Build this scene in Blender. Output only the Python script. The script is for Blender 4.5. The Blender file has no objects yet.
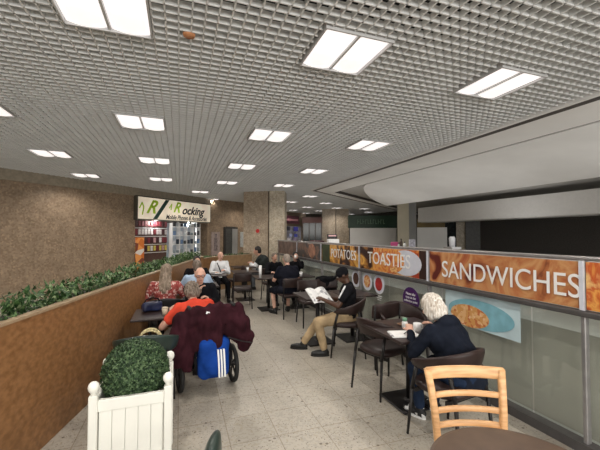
import bpy, bmesh, math, random
from mathutils import Vector, Matrix, noise
random.seed(7)
V = Vector
R = math.radians
PI = math.pi
SC = bpy.context.scene
COL = SC.collection

# ------------------------------------------------------------------ materials
def mat(name, c, rough=.6, metal=0, var=.12, scale=12, c2=None, emit=0, alpha=1, spec=.4, bump=0, trans=0, detail=3):
    m = bpy.data.materials.new(name); m.use_nodes = True
    nt = m.node_tree; b = nt.nodes['Principled BSDF']
    b.inputs['Roughness'].default_value = rough
    b.inputs['Metallic'].default_value = metal
    b.inputs['Specular IOR Level'].default_value = spec
    tc = nt.nodes.new('ShaderNodeTexCoord')
    n = nt.nodes.new('ShaderNodeTexNoise'); n.inputs['Scale'].default_value = scale; n.inputs['Detail'].default_value = detail
    nt.links.new(tc.outputs['Object'], n.inputs['Vector'])
    r = nt.nodes.new('ShaderNodeValToRGB')
    a = [x * (1 - var) for x in c]
    z = list(c2) if c2 else [min(1, x * (1 + var)) for x in c]
    r.color_ramp.elements[0].position = .35; r.color_ramp.elements[1].position = .65
    r.color_ramp.elements[0].color = (*a, 1); r.color_ramp.elements[1].color = (*z, 1)
    nt.links.new(n.outputs['Fac'], r.inputs['Fac'])
    nt.links.new(r.outputs['Color'], b.inputs['Base Color'])
    if emit:
        nt.links.new(r.outputs['Color'], b.inputs['Emission Color'])
        b.inputs['Emission Strength'].default_value = emit
    if alpha < 1: b.inputs['Alpha'].default_value = alpha
    if trans: b.inputs['Transmission Weight'].default_value = trans
    if bump:
        bp = nt.nodes.new('ShaderNodeBump'); bp.inputs['Strength'].default_value = bump; bp.inputs['Distance'].default_value = .01
        nt.links.new(n.outputs['Fac'], bp.inputs['Height']); nt.links.new(bp.outputs['Normal'], b.inputs['Normal'])
    return m

def vor_ramp(nt, vec, scale, stops, feature='F1', out='Color', interp='CONSTANT'):
    v = nt.nodes.new('ShaderNodeTexVoronoi'); v.inputs['Scale'].default_value = scale; v.feature = feature
    nt.links.new(vec, v.inputs['Vector'])
    r = nt.nodes.new('ShaderNodeValToRGB'); r.color_ramp.interpolation = interp
    while len(r.color_ramp.elements) < len(stops): r.color_ramp.elements.new(.5)
    for e, (p, c) in zip(r.color_ramp.elements, stops):
        e.position = p; e.color = (*c, 1)
    if out == 'Color':
        s = nt.nodes.new('ShaderNodeSeparateColor'); nt.links.new(v.outputs['Color'], s.inputs[0]); nt.links.new(s.outputs[0], r.inputs['Fac'])
    else:
        nt.links.new(v.outputs['Distance'], r.inputs['Fac'])
    return v, r

def mixc(nt, f, a, b, mode='MIX'):
    m = nt.nodes.new('ShaderNodeMix'); m.data_type = 'RGBA'; m.blend_type = mode
    for s, x in ((0, f), (6, a), (7, b)):
        if hasattr(x, 'is_output'): nt.links.new(x, m.inputs[s])
        elif s == 0: m.inputs[0].default_value = x
        else: m.inputs[s].default_value = (*x, 1)
    return m.outputs[2]

def floor_mat():
    m = mat('terrazzo_floor', (.44, .402, .345), .38, 0, .10, 1.3, spec=.4)
    nt = m.node_tree; b = nt.nodes['Principled BSDF']
    base = b.inputs['Base Color'].links[0].from_socket
    tc = nt.nodes.new('ShaderNodeTexCoord'); o = tc.outputs['Object']
    _, r1 = vor_ramp(nt, o, 75, [(0, (0, 0, 0)), (.84, (1, 1, 1))])
    v1, d1 = vor_ramp(nt, o, 75, [(0, (1, 1, 1)), (.34, (0, 0, 0))], out='Distance')
    f = mixc(nt, 1.0, r1.outputs[0], d1.outputs[0], 'MULTIPLY')
    c = mixc(nt, f, base, (.13, .11, .09))
    _, r2 = vor_ramp(nt, o, 21, [(0, (0, 0, 0)), (.90, (1, 1, 1))])
    v2, d2 = vor_ramp(nt, o, 21, [(0, (1, 1, 1)), (.26, (0, 0, 0))], out='Distance')
    f2 = mixc(nt, 1.0, r2.outputs[0], d2.outputs[0], 'MULTIPLY')
    c = mixc(nt, f2, c, (.17, .14, .11))
    _, r3 = vor_ramp(nt, o, 55, [(0, (.86, .86, .86)), (.3, (1, 1, 1)), (.8, (1.0, 1.0, 1.0)), (.9, (.9, .87, .82))])
    c = mixc(nt, 1.0, c, r3.outputs[0], 'MULTIPLY')
    bk = nt.nodes.new('ShaderNodeTexBrick'); nt.links.new(o, bk.inputs['Vector'])
    bk.offset = 0; bk.inputs['Scale'].default_value = 1; bk.inputs['Brick Width'].default_value = .4; bk.inputs['Row Height'].default_value = .4
    bk.inputs['Mortar Size'].default_value = .004; bk.inputs['Color1'].default_value = (1, 1, 1, 1); bk.inputs['Color2'].default_value = (.95, .95, .94, 1)
    bk.inputs['Mortar'].default_value = (.66, .62, .56, 1)
    c = mixc(nt, 1.0, c, bk.outputs['Color'], 'MULTIPLY')
    nt.links.new(c, b.inputs['Base Color'])
    return m

def stone_mat(name, c, k=1):
    m = mat(name, c, .35, 0, .12, 4, spec=.4)
    nt = m.node_tree; b = nt.nodes['Principled BSDF']; base = b.inputs['Base Color'].links[0].from_socket
    tc = nt.nodes.new('ShaderNodeTexCoord')
    _, r = vor_ramp(nt, tc.outputs['Object'], 24 * k, [(0, (.80, .77, .73)), (.35, (.95, .94, .92)), (.7, (1, 1, .98)), (.9, (1.16, 1.15, 1.1))])
    nt.links.new(mixc(nt, 1.0, base, r.outputs[0], 'MULTIPLY'), b.inputs['Base Color'])
    return m

def wood_mat(name, c, c2, scale=6):
    m = mat(name, c, .4, 0, .1, scale, c2=c2)
    nt = m.node_tree
    n = [x for x in nt.nodes if x.type == 'TEX_NOISE'][0]
    mp = nt.nodes.new('ShaderNodeMapping'); mp.inputs['Scale'].default_value = (1, 6, 9)
    tc = [x for x in nt.nodes if x.type == 'TEX_COORD'][0]
    nt.links.new(tc.outputs['Object'], mp.inputs['Vector']); nt.links.new(mp.outputs['Vector'], n.inputs['Vector'])
    return m

def patch_mat(name, stops, scale, rough=.6, noise_scale=0):
    m = mat(name, (.5, .5, .5), rough)
    nt = m.node_tree; b = nt.nodes['Principled BSDF']; tc = nt.nodes.new('ShaderNodeTexCoord')
    vec = tc.outputs['Object']
    if noise_scale:
        n = nt.nodes.new('ShaderNodeTexNoise'); n.inputs['Scale'].default_value = noise_scale; nt.links.new(vec, n.inputs['Vector'])
        a = nt.nodes.new('ShaderNodeVectorMath'); a.operation = 'MULTIPLY_ADD'
        nt.links.new(n.outputs['Color'], a.inputs[0]); a.inputs[1].default_value = (.25, .25, .25); nt.links.new(vec, a.inputs[2]); vec = a.outputs[0]
    _, r = vor_ramp(nt, vec, scale, stops)
    nt.links.new(r.outputs[0], b.inputs['Base Color'])
    return m

def glass_mat(name, a=.12, tint=(.80, .82, .80)):
    m = bpy.data.materials.new(name); m.use_nodes = True; nt = m.node_tree
    for n in list(nt.nodes): nt.nodes.remove(n)
    o = nt.nodes.new('ShaderNodeOutputMaterial'); t = nt.nodes.new('ShaderNodeBsdfTransparent'); g = nt.nodes.new('ShaderNodeBsdfGlossy')
    t.inputs[0].default_value = (*[min(1, x + .1) for x in tint], 1); g.inputs['Roughness'].default_value = .05
    fr = nt.nodes.new('ShaderNodeLayerWeight'); fr.inputs[0].default_value = .12
    ad = nt.nodes.new('ShaderNodeMath'); ad.operation = 'MULTIPLY_ADD'; ad.inputs[1].default_value = .25; ad.inputs[2].default_value = a * .5; nt.links.new(fr.outputs['Facing'], ad.inputs[0])
    mx = nt.nodes.new('ShaderNodeMixShader'); nt.links.new(ad.outputs[0], mx.inputs[0]); nt.links.new(t.outputs[0], mx.inputs[1]); nt.links.new(g.outputs[0], mx.inputs[2])
    nt.links.new(mx.outputs[0], o.inputs[0]); return m

M = {}
M['floor'] = floor_mat()
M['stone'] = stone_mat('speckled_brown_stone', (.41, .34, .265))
M['stone_light'] = stone_mat('speckled_pale_lit_stone', (.47, .41, .32))
M['stone_dark'] = stone_mat('brown_wall_stone', (.30, .225, .16))
M['blade'] = mat('grey_painted_blade', (.76, .775, .775), .5, 0, .04, 3)
M['void'] = mat('dark_ceiling_void', (.022, .022, .023), .9)
M['plaster'] = mat('white_plaster', (.84, .84, .83), .8, 0, .04, 1)
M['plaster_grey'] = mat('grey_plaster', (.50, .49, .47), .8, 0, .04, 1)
M['trim_dark'] = mat('dark_trim', (.07, .06, .055), .6)
M['diffuser'] = mat('light_diffuser', (.93, .88, .86), .5, 0, .01, 2, emit=.95)
M['frame'] = mat('light_frame_metal', (.5, .5, .5), .4, 0, .05)
M['leather'] = mat('dark_brown_leather', (.028, .016, .0145), .42, 0, .2, 9, spec=.35)
M['leather_black'] = mat('black_leatherette', (.018, .018, .02), .4, 0, .2, 9)
M['leather_green'] = mat('very_dark_green_vinyl', (.022, .038, .032), .35, 0, .15, 6)
M['blackmetal'] = mat('black_metal', (.018, .016, .016), .4, .3, .15)
M['tabletop'] = mat('dark_laminate_tabletop', (.026, .016, .015), .34, 0, .2, 20, spec=.35)
M['oak'] = wood_mat('pale_beech_wood', (.62, .34, .15), (.76, .46, .23))
M['rimwood'] = wood_mat('brown_table_veneer', (.36, .24, .14), (.44, .30, .18), 9)
M['rim_dark'] = mat('dark_table_rim', (.09, .055, .035), .4)
M['partition'] = wood_mat('brown_partition_board', (.22, .105, .040), (.29, .145, .06), 3)
M['partition_top'] = mat('beige_top_trim', (.33, .24, .15), .5)
M['leaf'] = patch_mat('green_leaf', [(0, (.02, .055, .015)), (.35, (.05, .11, .03)), (.7, (.10, .17, .06)), (.9, (.22, .27, .14))], 30)
M['box_leaf'] = patch_mat('boxwood_leaf', [(0, (.016, .04, .014)), (.4, (.045, .09, .034)), (.8, (.10, .16, .07))], 60)
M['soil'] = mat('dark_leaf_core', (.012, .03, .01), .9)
M['cream'] = mat('cream_painted_wood', (.80, .80, .74), .45, 0, .02, 5)
M['rail'] = mat('brushed_metal_rail', (.30, .29, .29), .35, .5, .1)
M['rail_dark'] = mat('dark_grey_rail', (.10, .095, .095), .4, .3, .1)
M['glass'] = glass_mat('balustrade_glass', .08)
M['counter'] = mat('pale_counter_laminate_glow', (.76, .76, .73), .5, 0, .05, 2, emit=.12)  # faint glow put in to brighten the counter front, no lamp behind it
M['counter_top'] = mat('beige_counter_top', (.40, .37, .35), .4, 0, .08, 8)
M['white'] = mat('white_gloss', (.82, .82, .82), .4, 0, .02)
M['paper'] = patch_mat('printed_paper', [(0, (.72, .72, .72)), (.62, (.55, .55, .55)), (.80, (.30, .30, .32)), (.9, (.75, .75, .74))], 22)
M['plainpaper'] = mat('white_paper', (.78, .78, .77), .7, 0, .04, 20)
M['letter'] = mat('white_lettering', (.85, .85, .85), .5, 0, .01)
M['letter_black'] = mat('black_lettering', (.01, .01, .012), .5, 0, .01)
M['purple'] = mat('purple_vinyl', (.055, .012, .10), .4, 0, .05)
M['skin'] = mat('light_skin', (.55, .31, .22), .5, 0, .08, 14)
M['skin_pink'] = mat('pink_skin', (.62, .36, .27), .5, 0, .08, 14)
M['skin_dark'] = mat('dark_brown_skin', (.075, .036, .022), .42, 0, .1, 14)
M['eye'] = mat('eye_white', (.7, .7, .7), .2, 0, .02)
M['iris'] = mat('dark_iris', (.02, .015, .01), .2)
M['lip'] = mat('lips', (.36, .13, .11), .5)
def cloth(n, c, **k): return mat(n, c, .9, 0, k.get('var', .22), k.get('scale', 7), spec=.1, bump=.25)
M['navy'] = cloth('navy_cloth', (.010, .011, .018))
M['coat'] = cloth('dark_navy_padded_cloth', (.010, .013, .022))
M['black'] = cloth('black_cloth', (.008, .008, .010))
M['khaki'] = cloth('beige_chino_cloth', (.38, .28, .165))
M['denim'] = cloth('blue_denim', (.035, .065, .13))
M['red'] = cloth('orange_red_knit', (.62, .065, .035), var=.08)
M['burgundy'] = cloth('burgundy_nylon', (.030, .008, .012), var=.4, scale=5)
M['blueshirt'] = cloth('pale_blue_cotton', (.36, .46, .60), var=.06)
M['whiteshirt'] = cloth('white_cotton', (.72, .73, .75), var=.05)
M['greygreen'] = cloth('grey_green_wool', (.028, .033, .032))
M['darkdenim'] = cloth('dark_blue_denim', (.014, .024, .05))
M['greyjeans'] = cloth('faded_denim', (.16, .18, .20))
M['floral'] = patch_mat('red_floral_cloth', [(0, (.30, .05, .045)), (.35, (.36, .09, .075)), (.6, (.55, .36, .32)), (.78, (.22, .03, .03)), (.9, (.62, .50, .46))], 42, .8)
M['bluebag'] = cloth('royal_blue_nylon', (.008, .045, .24), var=.15)
def hair_mat(name, c, c2, sc=(70, 70, 5)):
    m = mat(name, c, .5, 0, 0, 1, c2=c2, bump=.5)
    nt = m.node_tree; n = [x for x in nt.nodes if x.type == 'TEX_NOISE'][0]; tc = [x for x in nt.nodes if x.type == 'TEX_COORD'][0]
    mp = nt.nodes.new('ShaderNodeMapping'); mp.inputs['Scale'].default_value = sc
    nt.links.new(tc.outputs['Object'], mp.inputs['Vector']); nt.links.new(mp.outputs['Vector'], n.inputs['Vector']); return m
M['hair_white'] = hair_mat('silver_white_hair', (.42, .35, .28), (.80, .77, .72))
M['hair_grey'] = hair_mat('grey_brown_hair', (.07, .05, .037), (.22, .17, .13))
M['hair_dark'] = hair_mat('near_black_hair', (.008, .006, .005), (.02, .014, .012))
M['hair_blonde'] = hair_mat('ash_blonde_hair', (.13, .095, .065), (.30, .23, .17))
M['hair_shaved'] = mat('short_grey_hair', (.30, .25, .21), .8, 0, .2, 40)
M['rubber'] = mat('black_rubber', (.012, .012, .012), .7)
M['steel'] = mat('steel', (.42, .42, .42), .3, .8, .05)
M['green_sign'] = mat('dark_green_sign', (.008, .045, .018), .4, 0, .1)
M['dull_green'] = mat('dull_green_lettering', (.12, .22, .13), .5)
M['lime'] = mat('lime_green_paint', (.42, .68, .03), .5, 0, .03)
M['sign_face'] = mat('lit_cream_sign_face', (.66, .58, .46), .5, 0, .18, 1.2, emit=.55)
M['sign_green'] = mat('dark_green_stripe', (.01, .05, .035), .5)
def food_mat(name, cols, sc):
    m = mat(name, (.5, .5, .5), .35); nt = m.node_tree; b = nt.nodes['Principled BSDF']
    n = [x for x in nt.nodes if x.type == 'TEX_NOISE'][0]; n.inputs['Scale'].default_value = sc; n.inputs['Detail'].default_value = 5; n.inputs['Distortion'].default_value = 1.6
    r = [x for x in nt.nodes if x.type == 'VALTORGB'][0]
    while len(r.color_ramp.elements) < len(cols): r.color_ramp.elements.new(.5)
    for k, (e, c) in enumerate(zip(r.color_ramp.elements, cols)):
        e.position = .30 + .40 * k / (len(cols) - 1); e.color = (*c, 1)
    return m
M['food1'] = food_mat('orange_food_print', [(.30, .04, .02), (.62, .14, .03), (.80, .40, .10), (.55, .10, .03), (.85, .55, .22), (.40, .06, .03)], 3.2)
M['food2'] = food_mat('golden_food_print', [(.03, .012, .01), (.05, .02, .015), (.45, .20, .04), (.80, .45, .10), (.50, .22, .05), (.04, .02, .01)], 2.6)
M['food3'] = food_mat('dark_food_print', [(.03, .03, .03), (.07, .05, .04), (.04, .045, .05), (.22, .12, .08), (.05, .05, .04)], 2.6)
M['food4'] = food_mat('bread_food_print', [(.12, .02, .015), (.45, .16, .06), (.60, .32, .14), (.50, .18, .07), (.35, .09, .04)], 2.6)
M['dark_brown_print'] = mat('dark_brown_print', (.035, .015, .012), .4)
M['plate_white'] = mat('white_plate_print', (.62, .64, .72), .4, 0, .04)
M['cyan'] = mat('pale_blue_print', (.20, .42, .50), .4, 0, .1)
M['sauce'] = mat('red_sauce_print', (.40, .03, .03), .4, 0, .2)
M['darkmeat'] = mat('dark_stew_print', (.07, .035, .025), .4, 0, .3, 40)
M['pastaprint'] = patch_mat('pasta_print', [(0, (.60, .30, .10)), (.4, (.70, .42, .20)), (.7, (.5, .15, .05)), (.9, (.75, .5, .3))], 30, .4)
M['darkglass'] = mat('dark_glass_door', (.012, .016, .016), .12, 0, .3, 2)
M['shop_dark'] = mat('dim_shop_interior', (.09, .075, .065), .8, 0, .3, 1)
M['lift_steel'] = mat('brushed_lift_steel', (.36, .36, .35), .35, .3, .1, 2)
M['magenta'] = mat('magenta_card', (.30, .03, .12), .5)
M['ochre'] = mat('ochre_band', (.17, .12, .04), .6, 0, .2, 2)
M['shoe_black'] = mat('black_shoe', (.010, .010, .010), .4)
M['shoe_white'] = mat('white_rubber_sole', (.72, .72, .72), .5)

# ------------------------------------------------------------------ mesh helpers
def tag(o, label=None, cat=None, group=None, kind=None):
    if label: o['label'] = label
    if cat: o['category'] = cat
    if group: o['group'] = group
    if kind: o['kind'] = kind
    return o

def link(name, me, m, parent=None):
    o = bpy.data.objects.new(name, me); COL.objects.link(o)
    if parent: o.parent = parent
    if m is not None:
        for x in (m if isinstance(m, (list, tuple)) else [m]): me.materials.append(x)
    return o

def obj(name, bm, m, parent=None, smooth=False, bevel=0):
    bmesh.ops.recalc_face_normals(bm, faces=bm.faces)
    me = bpy.data.meshes.new(name); bm.to_mesh(me); bm.free()
    if smooth:
        for p in me.polygons: p.use_smooth = True
    o = link(name, me, m, parent)
    if bevel:
        b = o.modifiers.new('bevel', 'BEVEL'); b.width = bevel; b.segments = 2; b.limit_method = 'ANGLE'
    return o

def thing(name, label, cat, loc=(0, 0, 0), rot=0, group=None):
    o = bpy.data.objects.new(name, None); COL.objects.link(o); o.location = loc; o.rotation_euler = (0, 0, R(rot))
    return tag(o, label, cat, group)

def dup(root, loc, rot, label=None, group=None):
    r = root.copy(); COL.objects.link(r); r.location = loc; r.rotation_euler = (0, 0, R(rot))
    if label: r['label'] = label
    if group: r['group'] = group
    for ch in [c for c in bpy.data.objects if c.parent == root]:
        c = ch.copy(); COL.objects.link(c); c.parent = r
        for g in [x for x in bpy.data.objects if x.parent == ch]:
            d = g.copy(); COL.objects.link(d); d.parent = c
    return r

def box(bm, c, s, rot=None, mi=0):
    g = bmesh.ops.create_cube(bm, size=1)
    T = Matrix.Translation(V(c)) @ (rot.to_4x4() if rot else Matrix.Identity(4)) @ Matrix.Diagonal((*s, 1))
    bmesh.ops.transform(bm, matrix=T, verts=g['verts'])
    if mi:
        for f in {f for v in g['verts'] for f in v.link_faces}: f.material_index = mi
    return g['verts']

def cone(bm, p0, r0, p1, r1, seg=12):
    p0, p1 = V(p0), V(p1); d = p1 - p0; L = d.length
    if L < 1e-6: return
    g = bmesh.ops.create_cone(bm, cap_ends=True, segments=seg, radius1=r0, radius2=max(r1, 1e-4), depth=L)
    q = d.to_track_quat('Z', 'Y')
    bmesh.ops.transform(bm, matrix=Matrix.Translation((p0 + p1) / 2) @ q.to_matrix().to_4x4(), verts=g['verts'])

def ell(bm, c, r, rot=None, seg=16):
    g = bmesh.ops.create_uvsphere(bm, u_segments=seg, v_segments=max(8, seg * 2 // 3), radius=1)
    T = Matrix.Translation(V(c)) @ (rot.to_4x4() if rot else Matrix.Identity(4)) @ Matrix.Diagonal((*r, 1))
    bmesh.ops.transform(bm, matrix=T, verts=g['verts'])

def cap(bm, p0, r0, p1, r1, seg=12):
    cone(bm, p0, r0, p1, r1, seg); ell(bm, p0, (r0,) * 3, None, seg); ell(bm, p1, (r1,) * 3, None, seg)

def tube(bm, pts, r, seg=8):
    for a, b in zip(pts[:-1], pts[1:]): cap(bm, a, r, b, r, seg)

def loft(bm, rings, close=True):
    vs = [[bm.verts.new(p) for p in ring] for ring in rings]
    n = len(vs[0])
    for a, b in zip(vs[:-1], vs[1:]):
        for i in range(n): bm.faces.new((a[i], a[(i + 1) % n], b[(i + 1) % n], b[i]))
    if close:
        bm.faces.new(vs[0]); bm.faces.new(list(reversed(vs[-1])))

def prism(bm, pts, z0, z1):
    a = [bm.verts.new((p[0], p[1], z0)) for p in pts]; b = [bm.verts.new((p[0], p[1], z1)) for p in pts]
    n = len(pts); bm.faces.new(a); bm.faces.new(list(reversed(b)))
    for i in range(n): bm.faces.new((a[i], a[(i + 1) % n], b[(i + 1) % n], b[i]))

def lathe(bm, prof, seg=24, c=(0, 0, 0)):
    rings = []
    for r, z in prof: rings.append([(c[0] + r * math.cos(2 * PI * k / seg), c[1] + r * math.sin(2 * PI * k / seg), c[2] + z) for k in range(seg)])
    loft(bm, rings)

def rbox(bm, c, s, r=.02, seg=3, rot=None):
    vs = box(bm, c, s, rot)
    es = list({e for v in vs for e in v.link_edges})
    bmesh.ops.bevel(bm, geom=es, offset=r, segments=seg, affect='EDGES', profile=.5)

def remesh(name, bm, m, parent, voxel, smooth=4, wob=0, wscale=8, wdir=None):
    me = bpy.data.meshes.new(name); bm.to_mesh(me); bm.free()
    t = bpy.data.objects.new('tmp', me); COL.objects.link(t)
    md = t.modifiers.new('r', 'REMESH'); md.mode = 'VOXEL'; md.voxel_size = voxel
    if smooth:
        s = t.modifiers.new('s', 'SMOOTH'); s.iterations = smooth; s.factor = .5
    dg = bpy.context.evaluated_depsgraph_get()
    ne = bpy.data.meshes.new_from_object(t.evaluated_get(dg)); ne.name = name
    bpy.data.objects.remove(t)
    if wob:
        ns = [v.normal.copy() for v in ne.vertices]
        for v, n in zip(ne.vertices, ns):
            q = V(v.co) * wscale
            if wdir: q = V((q.x * wdir[0], q.y * wdir[1], q.z * wdir[2]))
            v.co += n * (wob * (noise.noise(q) + .5 * noise.noise(q * 2.3 + V((5, 5, 5)))))
    for p in ne.polygons: p.use_smooth = True
    ne.materials.clear()
    return link(name, ne, m, parent)

def text(name, body, size, m, parent, loc, rotm, extrude=.002, sx=1, shear=0, align='CENTER', bold=0):
    cu = bpy.data.curves.new(name, 'FONT'); cu.body = body; cu.size = size; cu.extrude = extrude; cu.align_x = align; cu.align_y = 'CENTER'; cu.shear = shear; cu.offset = bold
    t = bpy.data.objects.new('tmp', cu); COL.objects.link(t)
    dg = bpy.context.evaluated_depsgraph_get(); me = bpy.data.meshes.new_from_object(t.evaluated_get(dg)); me.name = name
    bpy.data.objects.remove(t)
    me.transform(Matrix.Translation(V(loc)) @ rotm.to_4x4() @ Matrix.Diagonal((sx, 1, 1, 1)))
    me.materials.clear()
    return link(name, me, m, parent)

# ------------------------------------------------------------------ camera
H = 1.7
F = 338.0
YAW = math.atan(120 / F); PIT = math.atan(10 / F * math.cos(YAW))
cam = bpy.data.cameras.new('camera'); co = bpy.data.objects.new('camera', cam); COL.objects.link(co)
cam.sensor_width = 36; cam.lens = F / 600 * 36; cam.clip_start = .05; cam.clip_end = 200
co.location = (0, 0, H); co.rotation_euler = (PI / 2 + PIT, 0, -YAW); SC.camera = co

def P(u, v, f):
    """the point seen at (u, v) of the photograph at forward distance f"""
    cx, cy = (u - 300) / F, (225 - v) / F
    y = math.cos(PIT) - cy * math.sin(PIT); z = math.sin(PIT) + cy * math.cos(PIT); x = cx
    return V(((x * math.cos(YAW) + y * math.sin(YAW)) * f, (-x * math.sin(YAW) + y * math.cos(YAW)) * f, H + z * f))

# ------------------------------------------------------------------ shell
CZ = 3.3
bm = bmesh.new(); box(bm, (6, 12, -.05), (44, 40, .1)); tag(obj('floor', bm, M['floor']), 'cream speckled terrazzo tiled floor', 'floor', kind='structure')

LX = [-6.17, -4.29, -2.41, -.53, 1.35, 3.17, 5.11, 6.99, 8.87, 10.75, 12.63]
LY = [.02 + 2.62 * k for k in range(0, 10)]
def edge_y(x): return 11.3 + (x - 4.43) / 1.195
def edge_x(y): return 4.43 if y < 11.3 else 4.43 + (y - 11.3) * 1.195
lights = [(x, y) for x in LX for y in LY if x < edge_x(y - .6) - .5 and y < 25 and not (12.9 < y < 13.5 and x in (-.53, 1.35)) and not (x < 0 and y > 13)] + [(.70, 13.12)]
bm = bmesh.new()
S = .0935
def span(bm, a, b, fixed, axis):
    if b - a < .01: return
    w = .011
    if axis == 'y': box(bm, (fixed, (a + b) / 2, CZ + .024), (w, b - a, .048))
    else: box(bm, ((a + b) / 2, fixed, CZ + .024), (b - a, w, .048))
def spans(a, b, cuts):
    cuts = sorted(c for c in cuts if c[1] > a and c[0] < b)
    for c0, c1 in cuts:
        yield a, c0
        a = c1
    yield a, b
x = -9.0
while x < 14:
    y0 = -2 if x < 4.41 else edge_y(x)
    for a, b in spans(y0, 25, [(ly - .315, ly + .315) for lx, ly in lights if abs(lx - x) < .31]): span(bm, a, b, x, 'y')
    x += S
y = -2.0
while y < 25:
    for a, b in spans(-9, min(14, edge_x(y)), [(lx - .315, lx + .315) for lx, ly in lights if abs(ly - y) < .31]): span(bm, a, b, y, 'x')
    y += S
tag(obj('ceiling', bm, M['blade']), 'grey open cell lattice ceiling', 'ceiling', kind='structure')
bm = bmesh.new(); box(bm, (5, 12, 4.3), (40, 40, .05)); tag(obj('ceiling_void', bm, M['void']), 'dark void above the lattice ceiling', 'ceiling', kind='structure')
# right hand ceiling edge, plaster band, recess
def strip(pts, w0, w1, v0=None, v1=None):
    """band on the inner (right) side of the polyline, offsets w on the first leg and v on the second"""
    (ax, ay), (bx, by), (cx_, cy_) = pts
    v0 = w0 if v0 is None else v0; v1 = w1 if v1 is None else v1
    d2 = V((cx_ - bx, cy_ - by, 0)).normalized(); n2 = V((d2.y, -d2.x, 0))
    def off(w, v):
        t = (w - n2.x * v) / d2.x
        return [(ax + w, ay), (bx + w, by + n2.y * v + d2.y * t), (cx_ + n2.x * v, cy_ + n2.y * v)]
    a, b = off(w0, v0), off(w1, v1)
    return [[a[0], a[1], b[1], b[0]], [a[1], a[2], b[2], b[1]]]
EP = [(4.43, -2), (4.43, 11.3), (18, 22.66)]
bm = bmesh.new()
for q in strip(EP, 0, .05): prism(bm, q, CZ - .03, CZ + .12)
tag(obj('trim_1', bm, M['plaster']), 'pale edge trim of the lattice ceiling', 'trim', kind='structure')
bm = bmesh.new()
for q in strip(EP, .05, .16): prism(bm, q, CZ - .034, CZ + .1)
tag(obj('trim_2', bm, M['trim_dark']), 'dark shadow gap beside the lattice ceiling', 'trim', kind='structure')
bm = bmesh.new()
for q in strip(EP, .14, 1.0, .14, .50): prism(bm, q, CZ - .03, CZ + .1)
tag(obj('trim_3', bm, M['plaster']), 'smooth white plaster ceiling band', 'ceiling band', kind='structure')
bm = bmesh.new()
for q in strip(EP, 1.0, 1.05, .50, .56): prism(bm, q, CZ - .02, CZ + .07)
tag(obj('trim_4', bm, M['trim_dark']), 'dark shadow line around the ceiling recess', 'trim', kind='structure')
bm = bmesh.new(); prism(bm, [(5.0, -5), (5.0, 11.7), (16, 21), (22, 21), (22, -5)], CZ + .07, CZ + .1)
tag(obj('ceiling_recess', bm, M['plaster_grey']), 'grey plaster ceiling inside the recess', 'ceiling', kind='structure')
# curved white bulkhead falling away from the band
bm = bmesh.new()
sec = []
N = 14
for k in range(N + 1):
    t = k / N; xx = 5.50 + 2.4 * t; zz = CZ - .03 - .42 * (t ** 1.6)
    ye = 9.3 + 2.4 * math.sin(t * PI / 2) ** .8
    sec.append((xx, ye, zz))
rows = []
for xx, ye, zz in sec: rows.append([(xx, -2, zz), (xx, ye, zz), (xx, ye, CZ + .15), (xx, -2, CZ + .15)])
loft(bm, rows)
tag(obj('ceiling_bulkhead', bm, M['plaster'], smooth=False), 'white curved plaster bulkhead sloping down over the void', 'bulkhead', kind='structure')
bm = bmesh.new()
box(bm, (12.3, 5.2, 2.73), (.5, 19.6, .78)); box(bm, (12.6, 5.2, 2.38), (.9, 19.4, .12)); 
tag(obj('trim_5', bm, mat('white_beam_paint', (.88, .87, .85), .6, 0, .02), bevel=.02), 'long white fascia beam hanging beyond the void', 'beam', kind='structure')
# ceiling lights
lt = None
def ceiling_light():
    t = thing('ceiling_light', 'square recessed ceiling light with two curved white diffusers', 'ceiling light', (0, 0, 0))
    bm = bmesh.new()
    for s in (-1, 1): box(bm, (s * .302, 0, CZ + .03), (.014, .62, .10)); box(bm, (0, s * .302, CZ + .03), (.60, .014, .10))
    box(bm, (0, 0, CZ + .02), (.02, .6, .06)); box(bm, (0, 0, CZ + .09), (.6, .6, .02))
    obj('light_frame', bm, M['frame'], t)
    for s in (-1, 1):
        bm = bmesh.new(); rows = []
        for k in range(9):
            a = k / 8; xx = s * .152 + (a - .5) * .272; zz = CZ + .005 - .022 * math.sin(a * PI)
            rows.append([(xx, -.29, zz), (xx, .29, zz), (xx, .29, CZ + .03), (xx, -.29, CZ + .03)])
        loft(bm, rows); obj('diffuser', bm, M['diffuser'], t, True)
    return t
proto = ceiling_light(); first = True
names = {(1.35, 1): 'nearest large twin panel ceiling light above the walkway', }
for (x, y) in lights:
    k = round((y - .02) / 2.62)
    row = {-.53: 'row above the left hand tables', 1.35: 'row above the walkway', 3.17: 'row above the balustrade'}.get(x)
    lab = 'twin panel ceiling light, %s from the camera in the %s' % (['directly overhead', 'nearest', 'second', 'third', 'fourth', 'fifth', 'sixth', 'seventh', 'eighth', 'ninth'][k], row) if row else 'recessed twin panel ceiling light in one of the outer rows of the grey lattice'
    if k == 0 and row: lab = 'twin panel ceiling light over the camera itself in the ' + row
    o = proto if first else dup(proto, (x, y, 0), 0)
    first = False
    o.location = (x, y, 0); o['label'] = lab; o['group'] = 'ceiling lights set out in a grid'
bm = bmesh.new(); lathe(bm, [(.045, 0), (.05, .02), (.03, .05)], 16, (0, 0, -.05)); s = obj('ceiling_sensor', bm, mat('orange_brown_plastic', (.55, .25, .12), .5), None, True)
s.location = (.054, 2.814, CZ + .04); tag(s, 'small orange brown round sensor in a cell of the ceiling', 'sensor')

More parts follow.
